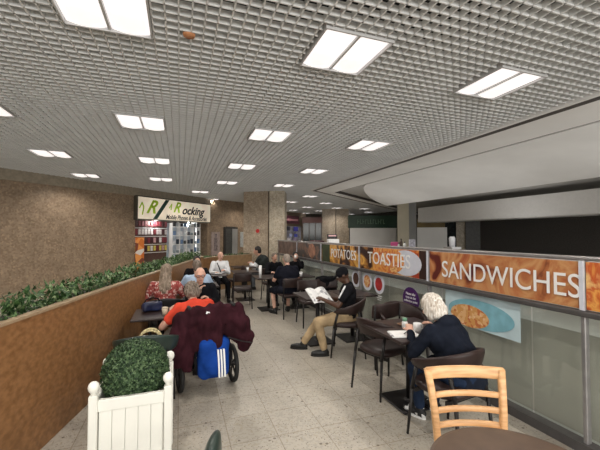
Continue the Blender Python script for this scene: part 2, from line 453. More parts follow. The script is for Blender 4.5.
# ------------------------------------------------------------------ walls
def wall(name, a, b, z0, z1, m, t=.2, label=None):
    a, b = V((*a, 0)), V((*b, 0)); d = (b - a); n = V((-d.y, d.x, 0)).normalized() * t
    bm = bmesh.new(); prism(bm, [a[:2], b[:2], (b + n)[:2], (a + n)[:2]], z0, z1)
    return tag(obj(name, bm, m), label or name.replace('_', ' '), 'wall', kind='structure')
SA, SB = V((-1.39, 12.92, 0)), V((1.14, 15.58, 0))     # shop front line
sd = (SB - SA).normalized(); sn = V((sd.y, -sd.x, 0))  # toward the camera
RS = Matrix((( sd.x, 0, sn.x), (sd.y, 0, sn.y), (0, 1, 0))) # columns: along, up, out
S0 = SA - sd * 8
wall('wall_left', (S0 + sn * .06)[:2], (SB + sn * .06 + sd * .15)[:2], 3.03, 4.2, mat('brown_fascia', (.30, .26, .20), .7), .3, 'brown fascia wall above the shop sign')
wall('wall_shop_left', (S0)[:2], (SA - sd * .1)[:2], 0, 3.05, M['stone_dark'], .2, 'dark stone wall left of the phone shop')
wall('wall_shop_back', (SA - sn * 1.0 - sd * .3)[:2], (SB - sn * 1.0 + sd * .1)[:2], 0, 3.05, M['shop_dark'], .1, 'dim wall inside the phone shop')
wall('wall_shop_pier', (SB + sd * .03)[:2], (SB + sd * .35)[:2], 0, 3.05, M['stone_dark'], .6, 'stone pier right of the phone shop')
W0 = SB + sd * .1
WB = (3.6, 17.3)
wall('wall_back', W0[:2], WB, 0, 4.2, M['stone_dark'], .2, 'brown polished stone wall behind the seating')
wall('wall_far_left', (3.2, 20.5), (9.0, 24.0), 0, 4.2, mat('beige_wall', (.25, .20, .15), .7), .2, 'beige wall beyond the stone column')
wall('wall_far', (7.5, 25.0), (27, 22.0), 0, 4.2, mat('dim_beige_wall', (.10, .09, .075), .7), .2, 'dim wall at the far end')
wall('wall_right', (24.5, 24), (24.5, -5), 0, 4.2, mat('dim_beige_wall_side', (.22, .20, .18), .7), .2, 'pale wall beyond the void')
wall('wall_left_side', (-10, -6), (-7.1, 7.2), 0, 4.2, M['stone_dark'], .2, 'brown stone side wall')
# columns
def column(name, pts, m, label):
    bm = bmesh.new(); prism(bm, pts, 0, CZ + .1)
    return tag(obj(name, bm, m, bevel=.02), label, 'column')
c1 = thing('stone_column', 'wide speckled stone column behind the seated diners, mid left', 'column', (0, 0, 0))
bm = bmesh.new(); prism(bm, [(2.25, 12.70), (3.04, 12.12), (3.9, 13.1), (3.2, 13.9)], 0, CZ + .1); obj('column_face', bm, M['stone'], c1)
bm = bmesh.new(); prism(bm, [(3.09, 12.09), (3.62, 11.90), (3.95, 12.7), (3.5, 12.62)], 0, CZ + .1); obj('column_face', bm, M['stone_light'], c1)  # lit face of the same column, its light put into a paler stone
bm = bmesh.new(); lathe(bm, [(.09, 0), (.09, .01)], 20); d = obj('alarm_sign', bm, mat('red_sign_dot', (.5, .03, .03), .5), c1)
q = V((2.72, 12.35, 0)); nn = V((-.592, -.806, 0)); d.location = (q.x + nn.x * .01, q.y + nn.y * .01, 1.83); d.rotation_euler = nn.to_track_quat('Z', 'Y').to_euler()
d.scale = (.8, .8, 1)
c2 = thing('stone_column', 'broad square stone column at the far end, beyond the counter', 'column')
bm = bmesh.new(); prism(bm, [(8.41, 19.56), (9.2, 19.25), (9.8, 20.4), (9.0, 20.7)], 0, CZ + .1); obj('column_face', bm, M['stone'], c2)
bm = bmesh.new(); prism(bm, [(9.24, 19.23), (10.0, 18.98), (10.6, 20.1), (9.85, 20.4)], 0, CZ + .1); obj('column_face', bm, M['stone'], c2)
bm = bmesh.new(); a, b = P(397.5, 235, 16), P(409, 235, 16)
c3 = thing('cream_column', 'smooth cream column beside the white hoarding', 'column')
n_ = V((.60, .82, 0)) * .8
prism(bm, [a[:2], b[:2], (b + n_)[:2], (a + n_)[:2]], 0, CZ + .3); obj('column_face', bm, mat('cream_column_paint', (.50, .45, .34), .5, 0, .08, 1), c3)
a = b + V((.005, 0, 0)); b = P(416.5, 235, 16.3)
bm = bmesh.new(); prism(bm, [a[:2], b[:2], (b + n_)[:2], (a + n_)[:2]], 0, CZ + .3); obj('column_face', bm, mat('grey_column_side', (.30, .30, .29), .5, 0, .08, 1), c3)  # right part of the column set greyer than the left
bm = bmesh.new(); a, b = P(455, 235, 19), P(466, 235, 19)
prism(bm, [a[:2], b[:2], (b + n_ * .7)[:2], (a + n_ * .7)[:2]], 0, CZ + .3)
tag(obj('round_column', bm, M['stone_light']), 'narrow pale stone column at the right beyond the hoarding', 'column')

def facing_panel(name, u0, u1, v0, v1, f0, f1, m, label=None, cat=None, parent=None, t=.06, to_floor=False, kind=None):
    """a flat upright slab between two places, its top and bottom level"""
    a, b = P(u0, v0, f0), P(u1, v0, f1); zt = a.z; zb = 0 if to_floor else P(u0, v1, f0).z
    d = V((b.x - a.x, b.y - a.y, 0)).normalized(); n = V((-d.y, d.x, 0)) * t
    bm = bmesh.new(); prism(bm, [a[:2], b[:2], (b + n)[:2], (a + n)[:2]], zb, zt)
    o = obj(name, bm, m, parent)
    if label: tag(o, label, cat, kind=kind)
    return o, a, b, zb, zt
hoard = mat('white_hoarding_board', (.74, .73, .71), .7, 0, .04, 1)
facing_panel('hoarding', 350, 396.5, 228, 0, 18.5, 18.5, hoard, 'long plain white hoarding left of the cream column', 'hoarding', to_floor=True)
facing_panel('hoarding', 417, 447, 227.5, 0, 17.5, 17, hoard, 'shorter white hoarding right of the cream column', 'hoarding', to_floor=True)
gs = thing('green_shop_sign', 'dark green fascia sign over the long white hoarding', 'sign')
o, a, b, zb, zt = facing_panel('sign_board', 348, 397, 215.5, 228, 19.2, 19.2, M['green_sign'], parent=gs)
dd = (b - a).normalized(); nn = V((dd.y, -dd.x, 0))
for k in range(11):
    bmw = bmesh.new(); c = a + dd * (.55 + k * .145) + nn * .02; c.z = (zb + zt) / 2
    RM = Matrix(((dd.x, nn.x, 0), (dd.y, nn.y, 0), (0, 0, 1)))
    box(bmw, c, (.03, .02, .26), RM); box(bmw, c + dd * .05 + V((0, 0, random.choice((-.1, 0, .1)))), (.08, .02, .035), RM)
    obj('letter_stroke', bmw, M['dull_green'], gs)
facing_panel('ochre_fascia', 417, 445, 219, 228, 18.2, 18, M['ochre'], 'dim ochre fascia above the short hoarding', 'fascia')
facing_panel('dark_shopfront', 444, 456, 214, 0, 18.4, 18.6, M['darkglass'], 'dark shop entrance at the right beyond the hoarding', 'shopfront', to_floor=True)
tag(facing_panel('grey_door', 465.5, 480, 216, 0, 18.9, 18.8, mat('grey_panel_door', (.13, .13, .125), .6), to_floor=True)[0], 'grey panel door at the far right behind the narrow column', 'door')
# glass doors and shop front right of column 1
dg_ = thing('glass_entrance', 'dark glass entrance doors between the two stone columns', 'entrance')
o, a, b, zb, zt = facing_panel('door_glass', 303, 321.5, 222, 0, 20.8, 20.8, M['darkglass'], parent=dg_, to_floor=True)
dd = (b - a).normalized(); nn = V((dd.y, -dd.x, 0)); RM = Matrix(((dd.x, nn.x, 0), (dd.y, nn.y, 0), (0, 0, 1)))
for k in range(4):
    bm = bmesh.new(); c = a + dd * ((b - a).length * k / 3) + nn * .03; c.z = zt / 2; box(bm, c, (.05, .05, zt), RM); obj('door_stile', bm, M['trim_dark'], dg_)
bm = bmesh.new(); c = (a + b) / 2 + nn * .04; c.z = zt + .12; box(bm, c, ((b - a).length + .1, .1, .35), RM); obj('header', bm, mat('maroon_header', (.05, .015, .012), .5), dg_)
ps = thing('retail_sign', 'small dark pink shop sign beside the pale stone column', 'sign')
o, a, b, zb, zt = facing_panel('sign_board', 286.5, 299, 215.5, 223.5, 17.4, 18.4, mat('plum_sign', (.09, .03, .045), .5), parent=ps)
facing_panel('sign_stripe', 287.5, 298, 218.5, 220.5, 17.25, 18.2, mat('pink_stripe', (.35, .16, .18), .5), parent=ps, t=.02)
sh = thing('retail_display', 'shop display of blue and violet goods under the plum sign', 'display')
facing_panel('display_back', 284, 301, 226, 0, 17.6, 18.7, mat('pale_display', (.14, .13, .14), .7, c2=(.25, .25, .3), scale=6), parent=sh, to_floor=True)
for i, (u, v, w, h, c) in enumerate([(288.5, 228.5, 3, 4, (.02, .02, .03)), (296, 229, 4.2, 4.5, (.03, .03, .22)), (291, 235, 2.6, 3, (.30, .34, .55)), (296, 235.5, 3, 3, (.05, .06, .30)), (289, 239.5, 3, 3, (.45, .42, .45)), (295, 239.5, 3, 2.4, (.25, .2, .3))]):
    f = 17.4 + (u - 286) * .06
    facing_panel('packet', u - w / 2, u + w / 2, v - h / 2, v + h / 2, f, f + .15, mat('packet_colour', c, .5), parent=sh, t=.03)

# lift, poster, notice on the back wall
def on_wall(W, Bv, s, z, w, h, out=.02):
    d = (V((*Bv, 0)) - W).normalized(); n = V((d.y, -d.x, 0)); c = W + d * s + n * out
    return V((c.x, c.y, z)), Matrix(((d.x, 0, n.x), (d.y, 0, n.y), (0, 1, 0)))
def wall_s(u):  # distance along the back wall where a column of the photograph meets it
    best = None; d = (V((*WB, 0)) - W0).normalized()
    for k in range(400):
        s = k * .01; p = W0 + d * s
        aa = p.x * math.cos(YAW) - p.y * math.sin(YAW); ff = p.x * math.sin(YAW) + p.y * math.cos(YAW)
        uu = 300 + F * aa / ff
        if best is None or abs(uu - u) < best[0]: best = (abs(uu - u), s, ff)
    return best[1], best[2]
def wall_item(u0, u1, v0, v1, out=.02):
    s0, f = wall_s(u0); s1, f1 = wall_s(u1); zt = P(u0, v0, f).z; zb = P(u0, v1, f).z
    c, Rm = on_wall(W0, WB, (s0 + s1) / 2, (zt + zb) / 2, 0, 0, out)
    return c, Rm, s1 - s0, zt - zb
po = thing('wall_poster', 'pale pink fashion poster on the stone wall', 'poster')
c, Rm, w, h = wall_item(211, 219.5, 232, 256)
bm = bmesh.new(); box(bm, c, (w, h, .03), Rm); obj('poster_sheet', bm, mat('pink_poster_paper', (.36, .29, .27), .6), po)
bm = bmesh.new(); box(bm, c + Rm @ V((0, .35 * h, .02)), (w * .25, h * .15, .01), Rm); box(bm, c + Rm @ V((0, -.02, .02)), (w * .38, h * .55, .01), Rm); obj('poster_figure', bm, mat('poster_figure_print', (.12, .09, .09), .6, c2=(.3, .25, .25)), po)
lf = thing('lift', 'steel lift doors set in the stone wall', 'lift')
c, Rm, w, h = wall_item(223.5, 237, 229, 285); h2 = 2.05
c.z = h2 / 2
bm = bmesh.new(); box(bm, c, (w * 1.0, h2, .06), Rm); obj('lift_surround', bm, mat('dark_lift_surround', (.035, .032, .03), .5), lf)
for s, k in ((-1, .5), (1, 1)):
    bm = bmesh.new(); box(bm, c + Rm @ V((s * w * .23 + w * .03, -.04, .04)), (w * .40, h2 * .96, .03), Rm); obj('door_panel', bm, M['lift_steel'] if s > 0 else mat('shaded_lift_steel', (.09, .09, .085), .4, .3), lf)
c, Rm, w, h = wall_item(226, 235, 226.5, 228.6)
bm = bmesh.new(); box(bm, c, (w, h, .05), Rm); obj('indicator', bm, M['trim_dark'], lf)
c, Rm, w, h = wall_item(240, 244, 232, 247); bm = bmesh.new(); box(bm, c, (w, h, .03), Rm)
tag(obj('wall_notice', bm, mat('grey_notice', (.42, .43, .42), .6)), 'narrow pale notice on the wall beside the lift', 'notice')
# ------------------------------------------------------------------ phone shop
sg = thing('shop_sign', 'illuminated cream shop sign with green and black script lettering', 'sign')
Ls = (SB - SA).length + .18; SG = SA - sd * .18; mid = (SG + SB) / 2 + sn * .10
bm = bmesh.new(); box(bm, mid + V((0, 0, 2.62)), (Ls, .84, .16), RS); obj('sign_box', bm, mat('dark_sign_frame', (.08, .075, .06), .5), sg)
bm = bmesh.new(); box(bm, mid + sn * .085 + V((0, 0, 2.62)), (Ls - .08, .76, .02), RS); obj('sign_face', bm, M['sign_face'], sg)
def sp(s, z, out=.2): return SG + sd * s + sn * out + V((0, 0, z))
bm = bmesh.new()
pts = [sp(.66, 2.25), sp(.84, 2.25), sp(1.42, 2.99), sp(1.24, 2.99)]
loft(bm, [[p for p in pts], [p + sn * .01 for p in pts]]); obj('diagonal_stripe', bm, M['sign_green'], sg)
text('script_letter', 'R', .66, M['lime'], sg, sp(.55, 2.66, .205), RS, sx=1.05, shear=.55, bold=.016)
bm = bmesh.new(); tube(bm, [sp(.08, 2.62, .21), sp(.18, 2.8, .21), sp(.25, 2.66, .21), sp(.2, 2.4, .21)], .022, 6); obj('script_flourish', bm, M['lime'], sg)
text('script_letter', 'R', .56, M['lime'], sg, sp(1.78, 2.73, .205), RS, sx=1.0, shear=.5, bold=.014)
bm = bmesh.new(); tube(bm, [sp(1.42, 2.70, .21), sp(1.54, 2.86, .21), sp(1.50, 2.64, .21)], .018, 6); obj('script_flourish', bm, M['lime'], sg)
text('script_lettering', 'ocking', .46, M['letter_black'], sg, sp(2.70, 2.65, .205), RS, sx=1.05, shear=.4, bold=.012)
text('small_lettering', 'Mobile Phones & Accessories', .24, M['letter_black'], sg, sp(2.40, 2.35, .205), RS, sx=.80, shear=.35, bold=.004)
# shelving with hanging phone cases
rk = thing('display_rack', 'slatted wall rack of hanging phone cases inside the shop', 'rack')
bm = bmesh.new(); box(bm, SA + sd * .75 - sn * .25 + V((0, 0, 1.15)), (1.55, 2.2, .05), RS); obj('back_panel', bm, mat('brown_slat_board', (.10, .055, .045), .6), rk)
for z in (2.10, 1.80, 1.50, 1.20, .9):
    bm = bmesh.new(); box(bm, SA + sd * .75 - sn * .2 + V((0, 0, z + .13)), (1.55, .02, .06), RS); obj('hanging_rail', bm, M['white'], rk)
pal = [(.16, .025, .035), (.50, .47, .47), (.45, .27, .27), (.05, .015, .02), (.60, .58, .58), (.22, .06, .07)]
pm = [mat('case_pack', c, .45) for c in pal] + [mat('yellow_case_pack', (.55, .45, .10), .45)]
bm = bmesh.new(); rbox(bm, (0, 0, 0), (.105, .19, .025), .008, 1); pkm = bpy.data.meshes.new('phone_case_pack'); bm.to_mesh(pkm); bm.free()
for ri, z in enumerate((2.09, 1.79, 1.49, 1.19)):
    for k in range(11):
        me = pkm.copy(); me.materials.clear()
        mm = pm[6] if ri == 3 and k % 2 == 0 else (pm[random.choice((1, 4))] if ri in (1,) and k % 3 else pm[random.choice((0, 0, 2, 5, 3, 4))])
        o = link('phone_case_pack', me, mm); q = SA + sd * (.08 + k * .135) - sn * .15 + V((0, 0, z))
        o.matrix_world = Matrix.Translation(q) @ RS.to_4x4()
        tag(o, 'small phone case pack hanging on the shop rack', 'phone case', 'phone cases hanging in rows in the shop')
wu = thing('display_cabinet', 'white glass shelved display cabinet at the right of the shop', 'cabinet')
cs = 2.45
bm = bmesh.new(); box(bm, SA + sd * cs - sn * .32 + V((0, 0, 1.08)), (1.6, 2.15, .04), RS); obj('back_panel', bm, mat('pale_blue_back', (.40, .45, .50), .5, emit=.15), wu)  # back panel given a glow of its own to brighten the cabinet
for k in range(5):
    bm = bmesh.new(); box(bm, SA + sd * (cs - .8 + k * .4) - sn * .12 + V((0, 0, 1.08)), (.03, 2.15, .18), RS); obj('upright', bm, M['white'], wu)
for z in (.6, .95, 1.3, 1.65, 2.0):
    bm = bmesh.new(); box(bm, SA + sd * cs - sn * .12 + V((0, 0, z)), (1.6, .025, .2), RS); obj('shelf', bm, M['white'], wu)
am = [mat('accessory_colour', c, .4) for c in ((.03, .04, .06), (.6, .62, .65), (.12, .2, .35), (.08, .08, .09), (.25, .3, .32))]
for z in (.95, 1.3, 1.65, 2.0):
    for k in range(8):
        bm = bmesh.new(); hh = random.uniform(.10, .2); rbox(bm, (0, hh / 2 + .015, 0), (random.uniform(.07, .13), hh, .08), .01, 1)
        o = obj('accessory_box', bm, random.choice(am)); o.matrix_world = Matrix.Translation(SA + sd * (cs - .7 + k * .2) - sn * .05 + V((0, 0, z))) @ RS.to_4x4()
        tag(o, 'small accessory box on a shelf of the white cabinet', 'box', 'accessory boxes in the white cabinet')
# poster stand at the shop's left
st = thing('poster_stand', 'orange advertising board standing left of the shop', 'poster')
a = P(139.5, 262, 11.3); Rz = Matrix.Rotation(-YAW, 3, 'Z')
bm = bmesh.new(); box(bm, (a.x, a.y, .85), (.28, .04, 1.5), Rz); obj('board', bm, patch_mat('orange_poster_print', [(0, (.6, .16, .03)), (.5, (.75, .3, .08)), (.8, (.7, .65, .6)), (.92, (.2, .05, .03))], 5), st)
bm = bmesh.new(); box(bm, (a.x, a.y, .03), (.34, .3, .05), Rz); obj('foot', bm, M['blackmetal'], st)

# ------------------------------------------------------------------ partition with plants
PL = [(-1.35, 1.9), (-.66, 4.75), (.08, 7.6), (.62, 9.75), (1.05, 10.55), (2.3, 11.35), (2.5, 12.3)]
PZ = 1.10
labs = ['brown partition panel nearest the camera beside the box planter', 'long brown partition panel behind the left hand tables', 'brown partition panel behind the man in pale blue', 'short brown partition panel behind the man in white', 'brown partition panel below the lift', 'brown partition end beside the stone column']
for i, (a, b) in enumerate(zip(PL[:-1], PL[1:])):
    A, B = V((*a, 0)), V((*b, 0)); d = (B - A).normalized(); n = V((-d.y, d.x, 0))
    hgt = PZ if i < 3 else 1.04
    t = thing('planted_partition', labs[i], 'partition')
    bm = bmesh.new(); prism(bm, [A[:2], B[:2], (B + n * .05)[:2], (A + n * .05)[:2]], 0, hgt - .02); obj('panel', bm, M['partition'] if i < 4 else mat('tan_partition', (.30, .19, .10), .5), t)
    bm = bmesh.new(); prism(bm, [(A - n * .01)[:2], (B - n * .01)[:2], (B + n * .06)[:2], (A + n * .06)[:2]], hgt - .02, hgt); obj('top_trim', bm, M['partition_top'], t)
    if i < 5:
        t2 = t
        bm = bmesh.new(); prism(bm, [(A + n * .07)[:2], (B + n * .07)[:2], (B + n * .36)[:2], (A + n * .36)[:2]], 0, hgt - .06); obj('trough', bm, M['trim_dark'], t2)
        bm = bmesh.new(); L = (B - A).length
        for k in range(int(L * 520)):
            p = A + d * random.uniform(0, L) + n * random.uniform(.05, .38)
            bump_ = .10 + .09 * noise.noise(p * 2.1) + .05 * noise.noise(p * 6)
            z = hgt - .07 + random.uniform(0, max(.05, bump_ + (.09 if i < 3 else -.02)))
            s = random.uniform(.025, .05); q = Matrix.Rotation(random.uniform(0, 6.3), 3, 'Z') @ Matrix.Rotation(random.uniform(-1.2, 1.2), 3, 'X')
            c = V((p.x, p.y, z)); vs = [bm.verts.new(c + q @ V(x)) for x in ((-s * .45, 0, 0), (0, -s, .0), (s * .45, 0, 0), (0, s, s * .3))]
            bm.faces.new(vs)
        lv = obj('foliage', bm, M['leaf'], t2); lv['kind'] = 'stuff'

# ------------------------------------------------------------------ box planter (front left)
bp = thing('box_planter', 'white wooden cube planter with ball finials and a clipped bush', 'planter', (-.292, 2.76, 0), 0)
bp.scale = (1, 1, 1.05)
hw = .225; zt = .60
bm = bmesh.new()
for s in (-1, 1):
    for k in range(5):
        w = (2 * hw - .06) / 5; off = -hw + .03 + w * (k + .5)
        box(bm, (off, s * (hw - .012), .30), (w - .004, .022, .46)); box(bm, (s * (hw - .012), off, .30), (.022, w - .004, .46))
    box(bm, (0, s * (hw - .018), .30), (2 * hw - .06, .012, .46)); box(bm, (s * (hw - .018), 0, .30), (.012, 2 * hw - .06, .46))
obj('side_boards', bm, M['cream'], bp)
for s in (-1, 1):
    for z, h in ((.56, .07), (.09, .06)):
        bm = bmesh.new(); box(bm, (0, s * (hw - .005), z), (2 * hw - .05, .034, h)); obj('rail', bm, M['cream'], bp, bevel=.004)
        bm = bmesh.new(); box(bm, (s * (hw - .005), 0, z), (.034, 2 * hw - .05, h)); obj('rail', bm, M['cream'], bp, bevel=.004)
for sx in (-1, 1):
    for sy in (-1, 1):
        bm = bmesh.new(); rbox(bm, (sx * hw, sy * hw, .315), (.052, .052, .63), .006, 1); pst = obj('corner_post', bm, M['cream'], bp)
        bm = bmesh.new(); lathe(bm, [(.016, 0), (.014, .012), (.022, .02), (.031, .035), (.034, .05), (.030, .068), (.018, .08), (.004, .084)], 18, (sx * hw, sy * hw, .628)); obj('ball_finial', bm, M['cream'], pst, True)
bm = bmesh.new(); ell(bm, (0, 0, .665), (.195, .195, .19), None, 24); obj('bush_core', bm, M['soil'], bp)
bm = bmesh.new()
for k in range(15000):
    a = random.uniform(0, 2 * PI); cz = random.uniform(-.55, 1); sr = math.sqrt(1 - cz * cz)
    r = random.uniform(.94, 1.08)
    d = V((sr * math.cos(a), sr * math.sin(a), cz))
    c = V((d.x * .212 * r, d.y * .212 * r, .665 + d.z * .205 * r))
    s = random.uniform(.006, .0105); q = d.to_track_quat('Z', 'Y').to_matrix() @ Matrix.Rotation(random.uniform(0, 6.3), 3, 'Z') @ Matrix.Rotation(random.uniform(-1.0, 1.0), 3, 'X')
    bm.faces.new([bm.verts.new(c + q @ V(x)) for x in ((-s * .6, 0, 0), (0, -s, 0), (s * .6, 0, 0), (0, s, s * .4))])
fo = obj('bush_leaves', bm, M['box_leaf'], bp); fo['kind'] = 'stuff'

# ------------------------------------------------------------------ furniture
def ring_pts(c, ex, ez, w, h, rr=.4):
    pts = []
    for k in range(10):
        a = 2 * PI * k / 10; ca, sa = math.cos(a), math.sin(a)
        px = math.copysign(abs(ca) ** .6, ca) * w / 2; pz = math.copysign(abs(sa) ** .6, sa) * h / 2
        pts.append(c + ex * px + ez * pz)
    return pts
def tub_chair(label, loc, rot, leather='leather'):
    t = thing('tub_chair', label, 'chair', loc, rot)
    bm = bmesh.new(); rows = []
    for k in range(25):
        a = -1 + 2 * k / 24; th = a * R(118)
        c = V((.255 * math.sin(th), -.245 * math.cos(th) + (.03 if abs(a) > .8 else 0), .712 - .085 * abs(a) ** 1.3))
        out = V((math.sin(th), -math.cos(th), 0)); h = .165 * (1 - abs(a) ** 2) + .035
        if k in (0, 24): h *= .5
        rows.append(ring_pts(c + out * .01, out, (V((0, 0, 1)) + out * .25).normalized(), .042 if k not in (0, 24) else .02, h))
    loft(bm, rows); obj('backrest', bm, M[leather], t, True)
    bm = bmesh.new(); rows = []
    for z, r in ((.405, .17), (.41, .205), (.43, .228), (.455, .228), (.475, .205), (.482, .15)):
        rows.append([(math.copysign(abs(math.cos(q)) ** .7, math.cos(q)) * r, math.copysign(abs(math.sin(q)) ** .7, math.sin(q)) * r, z) for q in [2 * PI * k / 28 for k in range(28)]])
    loft(bm, rows); obj('seat', bm, M[leather], t, True)
    for sx, sy, top in ((-1, 1, (.236, .10, .60)), (1, 1, (.236, .10, .60)), (-1, -1, (.19, -.19, .62)), (1, -1, (.19, -.19, .62))):
        bm = bmesh.new(); cap(bm, (sx * top[0], top[1], top[2]), .017, (sx * (top[0] - .0), top[1] + sy * .05, .40), .017, 8)
        cap(bm, (sx * top[0], top[1] + sy * .05, .40), .017, (sx * (top[0] + .015), top[1] + sy * .09, .010), .011, 8); obj('leg', bm, M['blackmetal'], t, True)
    bm = bmesh.new(); box(bm, (0, .12, .40), (.48, .022, .03)); obj('seat_rail', bm, M['blackmetal'], t)
    bm = bmesh.new(); box(bm, (0, -.17, .40), (.42, .022, .03)); obj('seat_rail', bm, M['blackmetal'], t)
    return t
def side_chair(label, loc, rot, leather='leather'):
    t = thing('side_chair', label, 'chair', loc, rot)
    bm = bmesh.new(); rows = []
    for k in range(13):
        a = -1 + 2 * k / 12
        c = V((.215 * a, -.235 + .05 * a * a, .715)); out = V((.25 * a, -1, .12)).normalized()
        rows.append(ring_pts(c, out, V((0, -.14, 1)).normalized(), .036 if 0 < k < 12 else .02, .20 if 0 < k < 12 else .17))
    loft(bm, rows); obj('backrest', bm, M[leather], t, True)
    bm = bmesh.new(); rbox(bm, (0, .0, .45), (.43, .43, .06), .025, 3); obj('seat', bm, M[leather], t, True)
    for sx in (-1, 1):
        bm = bmesh.new(); tube(bm, [(sx * .215, -.25, .012), (sx * .20, -.20, .44), (sx * .195, -.225, .78)], .013, 8); obj('leg', bm, M['blackmetal'], t, True)
        bm = bmesh.new(); tube(bm, [(sx * .21, .22, .012), (sx * .195, .19, .43)], .013, 8); obj('leg', bm, M['blackmetal'], t, True)
    bm = bmesh.new(); tube(bm, [(-.2, -.20, .42), (.2, -.20, .42)], .01, 6); obj('seat_rail', bm, M['blackmetal'], t)
    bm = bmesh.new(); tube(bm, [(-.2, .19, .42), (.2, .19, .42)], .01, 6); obj('seat_rail', bm, M['blackmetal'], t)
    return t
def cafe_table(label, loc, w, d, rot=0):
    t = thing('cafe_table', label, 'table', loc, rot)
    bm = bmesh.new(); rbox(bm, (0, 0, .727), (w, d, .028), .01, 2); obj('tabletop', bm, M['tabletop'], t)
    bm = bmesh.new(); cone(bm, (0, 0, .02), .032, (0, 0, .715), .032, 16); obj('pole', bm, M['blackmetal'], t, True)
    bm = bmesh.new(); rbox(bm, (0, 0, .012), (.44, .44, .02), .008, 1); cone(bm, (0, 0, .02), .06, (0, 0, .04), .04, 16); obj('base_plate', bm, M['blackmetal'], t)
    return t

cafe_table('dark square table in front of the white haired woman, newspaper on it', (2.22, 2.92, 0), .72, .74, 0)
tub_chair('dark brown tub chair the white haired woman sits on', (2.12, 2.30, 0), 8)
tub_chair('empty dark brown tub chair at the left side of the front right table', (2.14, 3.27, 0), -74)
tub_chair('empty brown tub chair against the glass below the purple disc', (2.66, 3.62, 0), 165)
cafe_table('dark table in front of the newspaper reader', (2.08, 5.02, 0), .62, .68)
cafe_table('dark table against the glass beside the newspaper reader', (2.69, 5.0, 0), .56, .68)
tub_chair('dark brown tub chair the newspaper reader sits on', (2.26, 4.40, 0), 60)
side_chair('empty brown chair right of the newspaper reader, pushed to the glass side table', (2.52, 3.98, 0), 4)
side_chair('empty brown chair facing the newspaper reader across his table', (2.34, 5.98, 0), 176)
side_chair('empty brown chair by the glass with a black coat hung over it', (2.76, 6.05, 0), 170)
cafe_table('dark table in front of the man in the navy polo', (1.92, 7.55, 0), .66, .7)
cafe_table('dark table by the glass right of the navy polo man', (2.62, 7.55, 0), .62, .7)
side_chair('brown chair the man in the navy polo sits on', (2.17, 6.76, 0), 2)
side_chair('brown chair under the pale haired companion across from the navy polo', (2.24, 8.46, 0), 184)
side_chair('brown chair under the dark haired companion holding a cup', (2.80, 8.44, 0), 176)
side_chair('empty brown chair left of the navy polo man, its back to the camera', (1.38, 7.95, 0), -6)
cafe_table('dark table in the middle row with a small white cup', (1.62, 8.85, 0), .66, .66)
cafe_table('dark table the man in the grey green jacket leans on', (1.80, 10.15, 0), .66, .66)
side_chair('brown chair under the man in the grey green jacket', (2.66, 10.18, 0), 76)
side_chair('brown chair under the man in the white shirt by the partition', (.97, 9.12, 0), 180)
side_chair('empty dark chair beside the white shirted man', (1.50, 9.42, 0), 100)
cafe_table('small dark table in front of the man in the white shirt', (.80, 8.35, 0), .55, .5)
cafe_table('dark table nearest the box planter on the left', (-.22, 4.52, 0), .60, .62)
cafe_table('dark table between the bald man and the woman in orange red', (.38, 4.52, 0), .56, .62)
tub_chair('black tub chair under the woman in the floral blouse', (-.18, 5.38, 0), 0, 'leather_black')
tub_chair('black tub chair under the bald man with glasses', (.30, 5.24, 0), 180, 'leather_black')
tub_chair('dark tub chair under the person in the pale blue shirt', (.36, 6.05, 0), 5, 'leather_black')
cafe_table('dark table behind the person in pale blue, by the partition', (.40, 6.75, 0), .6, .6)
tub_chair('dark tub chair under the dark haired person in black by the planting', (.42, 7.38, 0), 180, 'leather_black')
tub_chair('dark green tub chair with its back to the camera behind the box planter', (-.29, 3.58, 0), 0, 'leather_green')

# beech ladderback chair + round table
lc = thing('ladderback_chair', 'pale beech ladderback chair with curved slats at lower right', 'chair', (1.546, 1.392, 0), 160)
# local: sitter faces +Y (towards the camera), back at -Y
for sx in (-1, 1):
    bm = bmesh.new(); rows = []
    for z, y, x in ((0, -.19, .185), (.42, -.165, .185), (.65, -.185, .20), (.80, -.215, .212), (.885, -.24, .222)):
        rows.append(ring_pts(V((sx * x, y, z)), V((1, 0, 0)), V((0, 1, 0)), .042, .036))
    loft(bm, rows); obj('back_post', bm, M['oak'], lc, True)
    bm = bmesh.new(); rbox(bm, (sx * .19, .20, .215), (.036, .036, .43), .006, 1); obj('leg', bm, M['oak'], lc)
def slat(z, h, yb, t=.02, w=.2):
    bm = bmesh.new(); rows = []
    for k in range(11):
        a = -1 + 2 * k / 10
        rows.append(ring_pts(V((a * w, yb - .035 * (1 - a * a), z)), V((0, 1, 0)), V((0, -.15, 1)).normalized(), t, h))
    loft(bm, rows); return bm
obj('top_rail', slat(.862, .070, -.232, .026, .232), M['oak'], lc, True)
for z, y in ((.745, -.205), (.660, -.19), (.580, -.18)): obj('slat', slat(z, .034, y, .018, .20), M['oak'], lc, True)
bm = bmesh.new(); rbox(bm, (0, .01, .445), (.42, .42, .03), .012, 2); obj('seat', bm, M['oak'], lc)
rt = thing('round_table', 'round brown veneer table at the lower right corner', 'table', (1.285, .98, 0))
bm = bmesh.new(); lathe(bm, [(.325, .715), (.338, .72), (.338, .742), (.325, .745)], 64); obj('tabletop', bm, M['rimwood'], rt)
bm = bmesh.new(); lathe(bm, [(.336, .712), (.352, .716), (.352, .744), (.337, .747)], 64); obj('rim', bm, M['rim_dark'], rt)
bm = bmesh.new(); cone(bm, (0, 0, .02), .035, (0, 0, .712), .035, 16); obj('pole', bm, M['blackmetal'], rt, True)
bm = bmesh.new(); lathe(bm, [(.25, 0), (.25, .015), (.05, .035)], 32); obj('base_plate', bm, M['blackmetal'], rt)
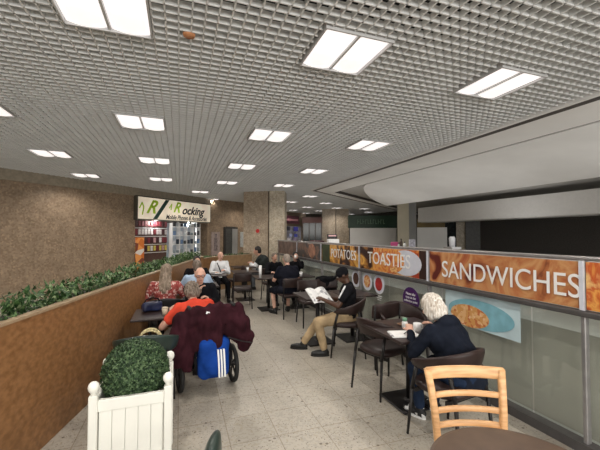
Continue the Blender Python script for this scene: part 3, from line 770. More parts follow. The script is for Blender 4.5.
# chair seen edge-on near the bottom
pc = P(212, 428, 1.45)
ec = thing('padded_chair', 'dark green padded chair seen edge on at the bottom of the walkway', 'chair', (pc.x - .249, pc.y + .0, 0), 75)
bm = bmesh.new(); rows = []
for z, hw_, th in ((.50, .15, .06), (.56, .19, .075), (.66, .20, .080), (.76, .19, .074), (.82, .14, .060), (.848, .07, .035), (.856, .02, .01)):
    rows.append([(math.cos(q) * hw_, -.22 - (z - .5) * .10 + math.sin(q) * th / 2, z) for q in [2 * PI * k / 24 for k in range(24)]])
loft(bm, rows); obj('backrest', bm, M['leather_green'], ec, True)
bm = bmesh.new(); rbox(bm, (0, 0, .44), (.42, .42, .07), .03, 3); obj('seat', bm, M['leather_green'], ec, True)
for sx in (-1, 1):
    for sy in (-1, 1):
        bm = bmesh.new(); cap(bm, (sx * .18, sy * .18, .42), .016, (sx * .2, sy * .22, .012), .012, 8); obj('leg', bm, M['blackmetal'], ec, True)
bm = bmesh.new(); tube(bm, [(0, -.19, .42), (0, -.225, .55)], .02, 8); obj('back_support', bm, M['blackmetal'], ec)

# ------------------------------------------------------------------ balustrade with food signs
RX = 3.0
PY = [-.2, 1.77, 3.52, 5.26, 6.97, 8.62, 10.5]
bl = thing('balustrade', 'glass balustrade with dark metal rails along the right of the seating', 'balustrade', (0, 0, 0))
bm = bmesh.new(); rbox(bm, (RX, 5.1, 1.51), (.06, 10.9, .035), .012, 2); obj('handrail', bm, M['rail'], bl)
bm = bmesh.new(); rbox(bm, (RX - .01, 5.1, 1.08), (.07, 10.9, .05), .012, 2); obj('lower_rail', bm, M['rail_dark'], bl)
bm = bmesh.new(); box(bm, (RX, 5.1, .04), (.10, 10.9, .08)); obj('bottom_channel', bm, M['rail_dark'], bl)
for y in PY:
    bm = bmesh.new(); rbox(bm, (RX, y, .77), (.05, .035, 1.50), .006, 1); obj('post', bm, M['rail'], bl)
gy = [-.1, 1.1, 2.22, 3.34, 4.45, 5.56, 6.67, 7.78, 8.89, 10.4]
for a, b in zip(gy[:-1], gy[1:]):
    bm = bmesh.new(); box(bm, (RX + .035, (a + b) / 2, .57), (.010, b - a - .02, .96)); obj('glass_pane', bm, M['glass'], bl)
RP = Matrix(((0, 0, -1), (-1, 0, 0), (0, 1, 0)))   # columns: along (-Y reads left to right), up, out (-X)
def sign_panel(y0, y1, label, m):
    t = thing('food_sign_panel', label, 'sign')
    bm = bmesh.new(); box(bm, (RX - .012, (y0 + y1) / 2, 1.30), (.012, y1 - y0 - .05, .37)); obj('printed_panel', bm, m, t)
    return t
def disc(bm, y, z, ry, rz, x, t=.003, seg=32):
    ring = [(x, y + ry * math.cos(2 * PI * k / seg), z + rz * math.sin(2 * PI * k / seg)) for k in range(seg)]
    loft(bm, [ring, [(p[0] - t, p[1], p[2]) for p in ring]])
XS = RX - .020
t = sign_panel(PY[2], PY[3], 'orange food sign panel reading TOASTIES with a white plate', M['food1'])
bm = bmesh.new(); box(bm, (XS, 5.03, 1.30), (.003, .42, .37)); obj('dark_left_print', bm, M['food2'], t)
bm = bmesh.new(); box(bm, (XS, 3.62, 1.30), (.003, .14, .37)); obj('dark_edge_print', bm, M['dark_brown_print'], t)
bm = bmesh.new(); ring = [(XS - .003, 3.98 + .34 * math.cos(a), 1.30 + .178 * math.sin(a)) for a in [2 * PI * k / 32 for k in range(32)]]
loft(bm, [ring, [(p[0] - .003, p[1], p[2]) for p in ring]]); obj('plate_print', bm, M['plate_white'], t)
bm = bmesh.new(); disc(bm, 4.28, 1.31, .28, .175, XS - .007); obj('toast_print', bm, M['food1'], t)
text('lettering', 'TOASTIES', .27, M['letter'], t, (XS - .014, 4.41, 1.31), RP, sx=.95)
t = sign_panel(PY[3], PY[4], 'golden brown food sign panel reading POTATOES', M['food2'])
bm = bmesh.new(); box(bm, (XS, 6.72, 1.30), (.003, .40, .37)); obj('green_print', bm, mat('dark_green_print', (.035, .05, .02), .5, 0, .3, 8), t)
text('lettering', 'POTATOES', .25, M['letter'], t, (XS - .012, 5.90, 1.31), RP, sx=.86)
t = sign_panel(PY[1], PY[2], 'brown bread food sign panel reading SANDWICHES', M['food4'])
text('lettering', 'SANDWICHES', .27, M['letter'], t, (XS - .012, 2.52, 1.28), RP, sx=.88)
t = sign_panel(PY[4], PY[5], 'dark food sign panel with a round pie picture', M['food3'])
bm = bmesh.new(); disc(bm, 7.55, 1.31, .22, .17, XS); obj('pie_print', bm, mat('pie_print', (.34, .17, .11), .5, 0, .4, 9), t)
sign_panel(PY[5], PY[6], 'brown food sign panel at the far end of the balustrade', mat('far_panel_print', (.13, .08, .06), .5, 0, .5, 5))
sign_panel(PY[0], PY[1], 'plain orange food sign panel at the near end of the balustrade', M['food1'])
# white frame lines of the signs
for i, y in enumerate(PY[1:-1]):
    bm = bmesh.new(); box(bm, (RX - .034, y, 1.30), (.006, .03, .385)); o = obj('post_cover_strip', bm, M['plate_white'], bl)
# stickers on the glass
XG = RX + .024
def oval(name, y, z, ry, rz, m, parent, x, **k):
    bm = bmesh.new(); disc(bm, y, z, ry, rz, x); return obj(name, bm, m, parent)
pd = thing('purple_disc_sticker', 'round purple sticker with white writing on the glass', 'sticker')
oval('disc', 3.925, .80, .175, .168, M['purple'], pd, XG)
for k, (w, y_) in enumerate((('Please take', .075), ('trays to the', .025), ('collection point', -.025), ('thank you', -.10))):
    text('lettering', w, .048 if k < 3 else .032, M['letter'], pd, (XG - .006, 3.925, .80 + y_), RP, sx=.95, extrude=.001)
for y, m, lab in ((5.47, 'darkmeat', 'sticker of a dark stew on a white plate, leftmost of three on the glass'), (5.08, 'pastaprint', 'sticker of pasta on a white plate, middle of three on the glass'), (4.72, 'sauce', 'sticker of a red soup on a white plate, rightmost of three on the glass')):
    t = thing('food_sticker', lab, 'sticker'); oval('plate_print', y, .90, .155, .155, M['plate_white'], t, XG); oval('food_print', y, .90, .10, .105, M[m], t, XG - .005)
    bm = bmesh.new()
    for k in range(3): box(bm, (XG, y, .71 - k * .03), (.003, .16 - .03 * k, .012))
    obj('caption_lines', bm, M['letter'], t)
t = thing('food_sticker', 'large pale blue bowl of pasta sticker behind the white haired woman', 'sticker')
bm = bmesh.new(); box(bm, (XG + .002, 2.80, .86), (.003, .95, .36)); obj('blue_print', bm, mat('light_blue_print', (.48, .60, .64), .4, 0, .15, 3), t)
oval('bowl_print', 2.80, .84, .42, .15, M['cyan'], t, XG - .003); oval('pasta_print', 2.92, .80, .26, .12, M['pastaprint'], t, XG - .008)
# servery counter behind the glass
ct = thing('servery_counter', 'long pale servery counter behind the balustrade', 'counter')
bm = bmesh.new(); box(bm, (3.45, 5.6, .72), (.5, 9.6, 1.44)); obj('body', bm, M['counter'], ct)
bm = bmesh.new(); box(bm, (3.19, 5.6, .45), (.012, 9.6, .84)); obj('shaded_lower_panel', bm, mat('grey_beige_shade_glow', (.46, .44, .40), .6, 0, .06, 2, emit=.05), ct)  # shadow on the lower front put into a greyer colour, plus faint added glow
bm = bmesh.new(); rbox(bm, (3.45, 5.6, 1.46), (.58, 9.7, .04), .01, 2); obj('counter_top', bm, M['counter_top'], ct)
def on_counter(name, u, f_x, z=1.48):
    # point at photograph column u on the line x = f_x
    a = math.atan((u - 300) / F) + YAW; return V((f_x, f_x / math.tan(a), z))
q = on_counter('', 333, 3.4); t = thing('till_box', 'white box with a black display on the counter', 'till', q, -15)
bm = bmesh.new(); rbox(bm, (0, 0, .055), (.26, .2, .11), .01, 2); obj('case', bm, M['white'], t)
bm = bmesh.new(); rbox(bm, (-.02, 0, .17), (.24, .04, .11), .01, 2); sc_ = obj('display', bm, M['blackmetal'], t)
bm = bmesh.new(); box(bm, (-.02, -.023, .19), (.18, .005, .03)); obj('display_text_band', bm, mat('pinkish_display', (.6, .35, .35), .5, emit=.3), sc_)
q = on_counter('', 317, 3.4); bm = bmesh.new(); rbox(bm, (0, 0, .03), (.25, .4, .06), .01, 1); o = obj('serving_tray', bm, mat('dark_red_tray', (.06, .015, .02), .5)); o.location = q; tag(o, 'dark red tray on the counter left of the till', 'tray')
q = on_counter('', 394.5, 3.5); bm = bmesh.new(); rbox(bm, (0, 0, .045), (.12, .16, .09), .006, 1); o = obj('card_box', bm, M['magenta']); o.location = q; o.rotation_euler.z = -.7; tag(o, 'small magenta carton standing on the counter', 'box')
for u, hh, c, lab in ((401, .15, (.06, .04, .03), 'dark sauce bottle on the counter'), (404.5, .10, (.55, .56, .55), 'white squeezy bottle on the counter beside the dark one'), (399, .08, (.5, .5, .48), 'short pale bottle on the counter beside the magenta carton')):
    q = on_counter('', u, 3.5); t = thing('sauce_bottle', lab, 'bottle', q)
    bm = bmesh.new(); lathe(bm, [(.022, 0), (.024, .01), (.024, hh * .6), (.010, hh * .8)], 14); obj('bottle_body', bm, mat('bottle_colour', c, .3), t, True)
    bm = bmesh.new(); lathe(bm, [(.011, hh * .8), (.011, hh)], 12); obj('cap', bm, M['blackmetal'], t, True)
q = on_counter('', 412, 3.5); bm = bmesh.new(); rbox(bm, (0, 0, .07), (.10, .12, .14), .006, 1); o = obj('napkin_holder', bm, mat('grey_box', (.14, .14, .17), .4, c2=(.3, .3, .34), scale=30)); o.location = q; o.rotation_euler.z = -.7; tag(o, 'grey napkin holder on the counter right of the bottles', 'holder')
q = on_counter('', 452, 3.6); t = thing('cup_stack', 'stack of pale cups standing on the counter at the right', 'cups', q)
bm = bmesh.new(); lathe(bm, [(.03, 0), (.04, .08), (.042, .17), (.03, .19)], 16); obj('stacked_cups', bm, mat('grey_cups', (.35, .36, .38), .4), t, True)
bm = bmesh.new(); box(bm, (0, 0, .03), (.16, .16, .03)); obj('stand', bm, M['steel'], t)

# ------------------------------------------------------------------ people
def ik(a, b, l1, l2, hint):
    a, b, hint = V(a), V(b), V(hint); d = b - a; L = d.length
    if L > (l1 + l2) * .995: b = a + d * ((l1 + l2) * .995 / L); d = b - a; L = d.length
    x = (l1 * l1 - l2 * l2 + L * L) / (2 * L); h = math.sqrt(max(0, l1 * l1 - x * x)); u = d / L
    p = hint - u * hint.dot(u); p.normalize()
    return a + u * x + p * h, b

def person(label, loc, rot, s=1.0, lean=8, side=0, twist=0, head=(0, 0), hands=((-.2, .4, .78), (.2, .4, .78)), feet=((-.12, .48), (.12, .48)),
           skin='skin', top='navy', sleeve='long', bottom='denim', legs='long', shoes='shoe_black', hair=('short', 'hair_grey'), glasses=False,
           seat=.45, vox=.011, girth=1.0, curl=35, hood=False, belt=None, extra=None, elbow_out=.7, palm=(None, None)):
    if loc[1] > 5: s *= .955
    t = thing('person', label, 'person', loc, rot)
    g = girth
    Pv = V((0, 0, seat + .10))
    up = (Matrix.Rotation(R(side), 3, 'Y') @ Matrix.Rotation(-R(lean), 3, 'X')) @ V((0, 0, 1))
    fw = Matrix.Rotation(-R(lean), 3, 'X') @ V((0, 1, 0)); rt_ = fw.cross(up).normalized()
    if twist:
        q = Matrix.Rotation(R(twist), 3, up); fw = q @ fw; rt_ = q @ rt_
    up2 = (up + fw * .10).normalized()
    T = lambda h, f=0, r=0: Pv + up * h * s + fw * f * s + rt_ * r * s
    BR = Matrix((rt_, fw, up)).transposed()
    neck = T(.49, .0)
    hq = Matrix.Rotation(R(head[0]), 3, 'Z') @ Matrix.Rotation(-R(head[1]), 3, 'X')
    bfw = V((fw.x, fw.y, 0)).normalized(); HB = Matrix((V((bfw.y, -bfw.x, 0)), bfw, V((0, 0, 1)))).transposed() @ hq
    hf, hu, hr = HB @ V((0, 1, 0)), HB @ V((0, 0, 1)), HB @ V((1, 0, 0))
    HC = neck + up * .035 * s + (hu * .115 + hf * .03) * s
    def Hd(r, f, u): return HC + (hr * r + hf * f + hu * u) * s
    sh = [T(.425, 0, -.178), T(.425, 0, .178)]
    hp = [Pv + V((-.09 * s, .02, -.01)), Pv + V((.09 * s, .02, -.01))]
    arm = []
    for i, sg_ in ((0, -1), (1, 1)):
        e, w = ik(sh[i], V(hands[i]), .285 * s, .25 * s, V((sg_ * elbow_out, -.35, -1)))
        arm.append((sh[i], e, w))
    leg = []
    for i, sg_ in ((0, -1), (1, 1)):
        an = V((feet[i][0], feet[i][1], (feet[i][2] if len(feet[i]) > 2 else 0) + .085))
        k, a2 = ik(hp[i], an, .44 * s, .41 * s, V((sg_ * .12, .6, 1)))
        leg.append((hp[i], k, a2))
    def torso(bm, inf=0, hi=1):
        ell(bm, Pv + V((0, 0, .0)), ((.165 * g + inf) * s, (.125 * g + inf) * s, (.115 + inf) * s), BR)
        ell(bm, T(.15), ((.145 * g + inf) * s, (.112 * g + inf) * s, (.16 + inf) * s), BR)
        ell(bm, T(.32, .005), ((.162 * g + inf) * s, (.115 * g + inf) * s, (.17 + inf) * s), BR)
        cap(bm, T(.415, -.01, -.12), (.062 + inf) * s, T(.415, -.01, .12), (.062 + inf) * s)
        cap(bm, T(.41, -.015, -.05), (.075 + inf) * s, T(.46, -.01, .0), (.055 + inf) * s); cap(bm, T(.41, -.015, .05), (.075 + inf) * s, T(.46, -.01, 0), (.055 + inf) * s)
    # body
    bm = bmesh.new(); torso(bm)
    cap(bm, T(.44, -.005), .052 * s, HC - hu * .06 * s - hf * .015 * s, .050 * s)
    ell(bm, Hd(0, -.008, .015), (.074 * s, .094 * s, .098 * s), HB)
    ell(bm, Hd(0, .022, -.05), (.056 * s, .066 * s, .066 * s), HB)
    ell(bm, Hd(0, .045, -.095), (.024 * s, .026 * s, .02 * s), HB)
    cap(bm, Hd(0, .083, .012), .010 * s, Hd(0, .104, -.026), .014 * s); ell(bm, Hd(0, .078, .030), (.05 * s, .016 * s, .012 * s), HB)
    for sg_ in (-1, 1): ell(bm, Hd(sg_ * .076, -.005, -.005), (.010 * s, .02 * s, .032 * s), HB)
    for i, (a, e, w) in enumerate(arm):
        cap(bm, a, .056 * s, e, .041 * s); cap(bm, e, .042 * s, w, .027 * s)
        d = (w - e).normalized(); n = palm[i] if palm[i] else V((0, 0, -1))
        n = (V(n) - d * V(n).dot(d)).normalized(); sd_ = d.cross(n) * (1 if i == 0 else -1)   # towards the thumb
        mr = Matrix((sd_, d, n)).transposed()
        ell(bm, w + d * .045 * s, (.040 * s, .052 * s, .018 * s), mr)
        for k in range(4):
            b0 = w + d * .078 * s + sd_ * (.030 - .020 * k) * s; ln = (.036, .041, .038, .029)[k] * s; r = .0092 * s
            c1_ = Matrix.Rotation(R(curl) * (1), 3, d.cross(n)) @ d; c2_ = Matrix.Rotation(R(curl) * 2.0, 3, d.cross(n)) @ d
            b1 = b0 + c1_ * ln; b2 = b1 + c2_ * ln * .85; cap(bm, b0 - d * .02, r, b1, r, 8); cap(bm, b1, r, b2, r * .85, 8)
        tb = w + d * .022 * s + sd_ * .03 * s; t1 = tb + (d * .6 + sd_ * .7 + n * .35).normalized() * .036 * s; t2 = t1 + (d * .9 + sd_ * .2 + n * .5).normalized() * .03 * s
        cap(bm, tb, .013 * s, t1, .011 * s, 8); cap(bm, t1, .011 * s, t2, .009 * s, 8)
    for i, (h_, k, a) in enumerate(leg):
        cap(bm, h_, .082 * s * g, k, .056 * s); cap(bm, k, .055 * s, a, .036 * s)
        fd = V(((-1, 1)[i] * .12, 1, 0)).normalized() if len(feet[i]) < 4 else V((math.sin(R(feet[i][3])), math.cos(R(feet[i][3])), 0))
        cap(bm, a + V((0, 0, -.03)), .032 * s, a + fd * .13 * s + V((0, 0, -.055)), .026 * s)
    body = remesh('body', bm, M[skin], t, vox, 3)
    # top
    bm = bmesh.new(); torso(bm, .014)
    for i, (a, e, w) in enumerate(arm):
        if sleeve == 'long': cap(bm, a, .070 * s, e, .056 * s); cap(bm, e, .056 * s, e.lerp(w, .93), .040 * s)
        elif sleeve == 'half': cap(bm, a, .070 * s, e, .058 * s); cap(bm, e, .056 * s, e.lerp(w, .25), .052 * s)
        else: cap(bm, a, .070 * s, a.lerp(e, .62), .062 * s)
    if hood: ell(bm, Pv + V((0, -.01, -.03)), (.225 * s, .19 * s, .15 * s)); cap(bm, T(.12, -.03, -.06), .15 * s, T(.30, -.02, -.04), .14 * s); cap(bm, T(.12, -.03, .06), .15 * s, T(.30, -.02, .04), .14 * s)
    if hood: ell(bm, T(.46, -.07), (.13 * s, .085 * s, .075 * s), BR)
    remesh('jacket' if sleeve == 'long' else 'shirt', bm, M[top] if isinstance(top, str) else top, t, vox, 4, .009, 13)
    # bottom
    bm = bmesh.new(); ell(bm, Pv + V((0, 0, -.005)), ((.172 * g + .012) * s, (.13 * g + .012) * s, .125 * s), None)
    for h_, k, a in leg:
        cap(bm, h_, .098 * s * g, h_.lerp(k, .97), .074 * s)
        if legs == 'long': cap(bm, k, .073 * s, k.lerp(a, .90), .056 * s)
        else: cap(bm, h_.lerp(k, .9), .077 * s, k + (k - h_).normalized() * .0, .078 * s)
    remesh('trousers' if legs == 'long' else 'shorts', bm, M[bottom], t, vox, 4, .008, 12)
    for i, (h_, k, a) in enumerate(leg):
        fd = V(((-1, 1)[i] * .12, 1, 0)).normalized() if len(feet[i]) < 4 else V((math.sin(R(feet[i][3])), math.cos(R(feet[i][3])), 0))
        bm = bmesh.new(); base = V((a.x, a.y, a.z - .085))
        cap(bm, base + V((0, 0, .09)) * 1, .044 * s, base + V((0, 0, .048)) - fd * .02, .043 * s)
        cap(bm, base - fd * .03 + V((0, 0, .045)), .042 * s, base + fd * .10 * s + V((0, 0, .042)), .042 * s); cap(bm, base + fd * .10 * s + V((0, 0, .042)), .042 * s, base + fd * .165 * s + V((0, 0, .036)), .033 * s)
        so = remesh('shoe', bm, M[shoes], t, .009, 2)
        for v in so.data.vertices: v.co.z = max(v.co.z, base.z + .012)
        bm = bmesh.new(); sdv = V((fd.y, -fd.x, 0)); rows = []
        for z in (.001, .022):
            rows.append([base + V((0, 0, z)) + fd * (.065 * s + .135 * s * math.cos(q)) + sdv * (.046 * s * math.sin(q) * (1 + .1 * math.cos(q))) for q in [2 * PI * j / 24 for j in range(24)]])
        loft(bm, rows); obj('sole', bm, M['shoe_white'] if shoes == 'shoe_trainer' else M['rubber'], so)
    # face
    for sg_ in (-1, 1):
        bm = bmesh.new(); ell(bm, Hd(sg_ * .031, .078, .012), (.014 * s, .010 * s, .009 * s), HB, 12); ey = obj('eye', bm, M['eye'], t, True)
        bm = bmesh.new(); ell(bm, Hd(sg_ * .031, .087, .012), (.006 * s, .003 * s, .006 * s), HB, 10); obj('iris', bm, M['iris'], ey, True)
    bm = bmesh.new(); ell(bm, Hd(0, .083, -.056), (.024 * s, .009 * s, .008 * s), HB, 12); obj('mouth', bm, M['lip'], t, True)
    # hair
    style, hm = hair
    if style != 'none':
        bm = bmesh.new(); wob, wd = .004, None; v_ = .008; sm = 2
        if style == 'short':
            ell(bm, Hd(0, -.022, .030), (.084 * s, .096 * s, .098 * s), HB); ell(bm, Hd(0, -.05, -.02), (.074 * s, .062 * s, .075 * s), HB)
        elif style == 'shaved':
            ell(bm, Hd(0, -.020, .024), (.0785 * s, .094 * s, .096 * s), HB); ell(bm, Hd(0, -.045, -.015), (.071 * s, .062 * s, .07 * s), HB); wob = .001
        elif style == 'bald_sides':
            for sg_ in (-1, 1): ell(bm, Hd(sg_ * .066, -.03, .0), (.016 * s, .055 * s, .04 * s), HB)
            ell(bm, Hd(0, -.075, -.01), (.06 * s, .03 * s, .045 * s), HB); wob = .002
        elif style == 'bob':
            ell(bm, Hd(0, -.022, .030), (.098 * s, .108 * s, .105 * s), HB); ell(bm, Hd(0, -.045, -.035), (.108 * s, .088 * s, .09 * s), HB)
            for sg_ in (-1, 1): ell(bm, Hd(sg_ * .078, .0, -.045), (.026 * s, .05 * s, .075 * s), HB)
            ell(bm, Hd(0, -.05, -.085), (.106 * s, .075 * s, .06 * s), HB)
            wob, wd, v_ = .009, (6, 6, .4), .006
        elif style == 'wavy':
            ell(bm, Hd(0, -.022, .028), (.096 * s, .106 * s, .106 * s), HB); ell(bm, Hd(0, -.055, -.035), (.102 * s, .075 * s, .085 * s), HB); wob, wd = .022, (2, 2, 1.2)
        elif style == 'long':
            ell(bm, Hd(0, -.022, .030), (.088 * s, .100 * s, .102 * s), HB); ell(bm, Hd(0, -.05, -.05), (.092 * s, .07 * s, .10 * s), HB)
            cap(bm, Hd(0, -.06, -.07), .075 * s, T(.33, -.12), .04 * s); cap(bm, Hd(-.05, -.05, -.07), .045 * s, T(.36, -.11, -.06), .03 * s); cap(bm, Hd(.05, -.05, -.07), .045 * s, T(.36, -.11, .06), .03 * s)
            wob, wd = .012, (5, 5, .5)
        elif style == 'cap':
            ell(bm, Hd(0, -.012, .034), (.086 * s, .102 * s, .088 * s), HB); rows = []
        remesh('hair' if style != 'cap' else 'flat_cap', bm, M[hm], t, v_, sm, wob, 9 if not wd else 14, wd)
        if style == 'cap':
            bm = bmesh.new(); ell(bm, Hd(0, .085, .035), (.068 * s, .062 * s, .012 * s), HB); obj('cap_peak', bm, M[hm], t, True)
    if glasses:
        bm = bmesh.new()
        for sg_ in (-1, 1):
            pts = [Hd(sg_ * .033 + .026 * math.cos(a), .098, .010 + .018 * math.sin(a)) for a in [2 * PI * k / 14 for k in range(15)]]
            tube(bm, pts, .0035 * s, 6); tube(bm, [Hd(sg_ * .06, .098, .014), Hd(sg_ * .080, -.005, .012)], .003, 6)
        tube(bm, [Hd(-.008, .100, .012), Hd(.008, .100, .012)], .003, 6)
        obj('glasses', bm, mat('red_brown_frame', (.14, .02, .015), .3), t)
    t['_'] = 0; del t['_']
    return t, dict(T=T, HC=HC, Hd=Hd, HB=HB, arm=arm, leg=leg, fw=fw, up=up, rt=rt_)

M['shoe_trainer'] = patch_mat('black_white_trainer', [(0, (.01, .01, .012)), (.6, (.65, .65, .65)), (.85, (.02, .02, .02))], 32)
person('woman with white bobbed hair in a dark navy coat, seen from behind', (2.26, 2.26, 0), 12, .92, lean=26, side=-2, head=(12, 26), hands=((-.13, .44, .79), (.20, .42, .79)),
       feet=((-.06, .40, 0, -4), (.16, .40, 0, 2)), skin='skin_pink', top='coat', hood=True, hair=('bob', 'hair_white'), bottom='darkdenim', shoes='shoe_trainer', vox=.009, girth=1.34, seat=.42)
nt_, N_ = person('man in a dark cap and black top reading a newspaper, beige trousers', (2.30, 4.40, 0), 66, .97, lean=0, head=(4, 30), hands=((-.13, .36, .78), (.17, .32, .75)),
       feet=((.02, .60, 0, 20), (.14, .30, 0, 10)) if False else ((-.16, .34, 0, -5), (.10, .66, 0, 5)), skin='skin_dark', top='black', sleeve='short', bottom='khaki', hair=('cap', 'black'), vox=.009, seat=.42, palm=((.6, .2, -1), (-.6, .2, -1)), curl=28)
# white stripe down his sleeve
a, e, w = N_['arm'][0]; 
bm = bmesh.new(); off = V((-.055, .035, .02)); tube(bm, [a + V((-.03, .055, .045)), a.lerp(e, .3) + V((-.045, .055, .03)), a.lerp(e, .55) + V((-.04, .052, .02))], .012, 8); obj('sleeve_stripe', bm, M['whiteshirt'], nt_, True)
# newspaper
np_ = thing('newspaper', 'open newspaper held by the man in the dark cap', 'newspaper', (2.02, 4.17, -.03), 14)
np_.scale = (.9, .98, 1)
for sg_ in (-1, 1):
    bm = bmesh.new(); rows = []
    for k in range(8):
        u = k / 7; x = sg_ * u * .19; y = .42; zb = .03 * math.sin(u * 2.6)
        lo = V((x, y - .12, .755 + zb * .5)); hi = V((x, y + .12, .915 + zb))
        rows.append([lo, hi, hi + V((0, .004, -.003)), lo + V((0, .004, -.003))])
    loft(bm, rows); obj('page', bm, M['paper'], np_)
person('heavy set man in a navy polo and shorts seated with his back to the camera', (2.17, 6.80, 0), 2, 1.04, lean=12, head=(6, 10), hands=((-.14, .42, .80), (.16, .40, .80)),
       feet=((-.22, .30, 0, -20), (.12, .40)), skin='skin_pink', top='navy', sleeve='short', bottom='navy', legs='shorts', hair=('shaved', 'hair_shaved'), girth=1.42, elbow_out=.7)
person('companion with fair hair facing the camera behind the navy polo man', (2.26, 8.42, 0), 188, .95, lean=6, head=(0, 6), skin='skin', top='black', hair=('short', 'hair_grey'), bottom='black')
person('dark haired person in a black jacket raising a white cup by the balustrade', (2.83, 8.38, 0), 172, .98, lean=6, head=(0, 8), hands=((-.02, .26, 1.08), (.2, .38, .8)), skin='skin_pink', top='black', hair=('short', 'hair_dark'), bottom='black')
gt_, G_ = person('man in a grey green jacket leaning left over a table beside the stone column', (2.60, 10.22, 0), 62, 1.2, lean=30, side=-4, head=(8, 10), hands=((-.02, .58, .80), (.12, .52, .80)), skin='skin', top='greygreen', bottom='greyjeans', hair=('short', 'hair_dark'), feet=((-.1, .45), (.15, .55)), girth=1.4)
a, e, w = G_['arm'][0]; bm = bmesh.new(); cap(bm, e.lerp(w, -.3) if False else e, .072, e.lerp(w, .8), .058); cap(bm, a.lerp(e, .55), .078, e, .074); obj('white_sleeve', bm, M['whiteshirt'], gt_, True)
wt_, W_ = person('older man in a white shirt with a dark strap sitting by the partition', (.99, 9.10, 0), 186, .98, lean=4, head=(5, 10), hands=((-.06, .28, .78), (.16, .32, .74)), skin='skin_pink', top='whiteshirt', bottom='black', hair=('bald_sides', 'hair_shaved'), girth=1.1)
bm = bmesh.new(); TT = W_['T']; tube(bm, [TT(.44, .08, .09), TT(.36, .128, .06), TT(.2, .135, .0), TT(.06, .135, -.06)], .014, 8); obj('strap', bm, M['black'], wt_, True)
person('dark haired person in a black jacket furthest back along the planting', (.33, 7.36, 0), 184, .98, lean=6, head=(0, 5), skin='skin', top='black', bottom='black', hair=('short', 'hair_dark'))
person('person in a pale blue shirt seen from behind, beyond the bald man', (.30, 6.02, 0), 6, 1.0, lean=14, head=(0, 8), skin='skin', top='blueshirt', bottom='black', hair=('short', 'hair_grey'), girth=1.25)
person('bald man with glasses and a black jacket facing the camera', (.27, 5.20, 0), 182, .98, lean=16, head=(0, 10), hands=((-.10, .24, .80), (.02, .24, .90)), skin='skin_pink', top='black', bottom='black', hair=('bald_sides', 'hair_shaved'), glasses=True, girth=1.1)
person('woman with long ash blonde hair in a red floral blouse, seen from behind', (-.20, 5.42, 0), -6, .97, lean=8, head=(-8, 8), hands=((-.2, .30, .78), (.22, .30, .78)), skin='skin', top='floral', sleeve='half', bottom='black', hair=('long', 'hair_blonde'), girth=1.08)
person('woman in an orange red top with wavy grey brown hair, in the wheelchair', (.22, 4.06, 0), 8, .95, lean=32, side=-4, head=(-4, 40), hands=((-.26, .36, .78), (.14, .40, .78)), feet=((-.12, .45, .10), (.12, .45, .10)), skin='skin_pink', top='red', sleeve='short', bottom='black', hair=('wavy', 'hair_grey'), girth=1.2, vox=.009, seat=.40, elbow_out=.9)

# ------------------------------------------------------------------ wheelchair, jacket, bag
wc = thing('wheelchair', 'wheelchair seen from behind under a burgundy jacket', 'wheelchair', (.285, 4.06, 0), 8)
def wheel(x, y, r, w, name='wheel'):
    bm = bmesh.new(); n = 40; rows = []
    for k in range(n + 1):
        a = 2 * PI * k / n; d = V((0, math.cos(a), math.sin(a))); c = V((x, y, r)) + d * (r - w * .55)
        rows.append([c + d * (w * .55 * math.cos(q)) + V((w / 2 * math.sin(q), 0, 0)) for q in [2 * PI * j / 8 for j in range(8)]])
    loft(bm, rows, False); o = obj(name, bm, M['rubber'], wc, True)
    bm = bmesh.new(); cone(bm, (x - .022, y, r), .035, (x + .022, y, r), .035, 16)
    for k in range(5):
        a = 2 * PI * k / 5; cone(bm, (x, y, r), .011, (x, y + math.cos(a) * (r - w * .7), r + math.sin(a) * (r - w * .7)), .010, 6)
    obj('spokes', bm, M['blackmetal'], o); return o
wheel(-.29, -.10, .215, .05); wheel(.29, -.10, .215, .05)
wheel(-.22, .44, .09, .03, 'castor'); wheel(.22, .44, .09, .03, 'castor')
for sx in (-1, 1):
    bm = bmesh.new(); tube(bm, [(sx * .24, -.10, .215), (sx * .23, -.16, .47), (sx * .23, -.22, .92), (sx * .23, -.33, .93)], .013, 8); tube(bm, [(sx * .23, -.16, .45), (sx * .23, .32, .45), (sx * .22, .44, .12)], .013, 8); obj('side_frame', bm, M['blackmetal'], wc, True)
    bm = bmesh.new(); cap(bm, (sx * .23, -.25, .93), .02, (sx * .23, -.35, .935), .02, 8); obj('push_handle', bm, M['rubber'], wc, True)
    bm = bmesh.new(); rbox(bm, (sx * .29, .08, .66), (.045, .26, .03), .012, 2); tube(bm, [(sx * .26, .1, .45), (sx * .28, .1, .65)], .011, 6); obj('armrest', bm, M['rubber'], wc)
bm = bmesh.new(); rbox(bm, (0, .06, .43), (.44, .42, .06), .02, 2); obj('seat', bm, M['leather_black'], wc)
bm = bmesh.new(); rbox(bm, (0, -.20, .70), (.44, .04, .42), .015, 2); obj('backrest', bm, M['leather_black'], wc)
bm = bmesh.new(); tube(bm, [(-.29, -.10, .215), (.29, -.10, .215)], .014, 8); obj('axle', bm, M['blackmetal'], wc)

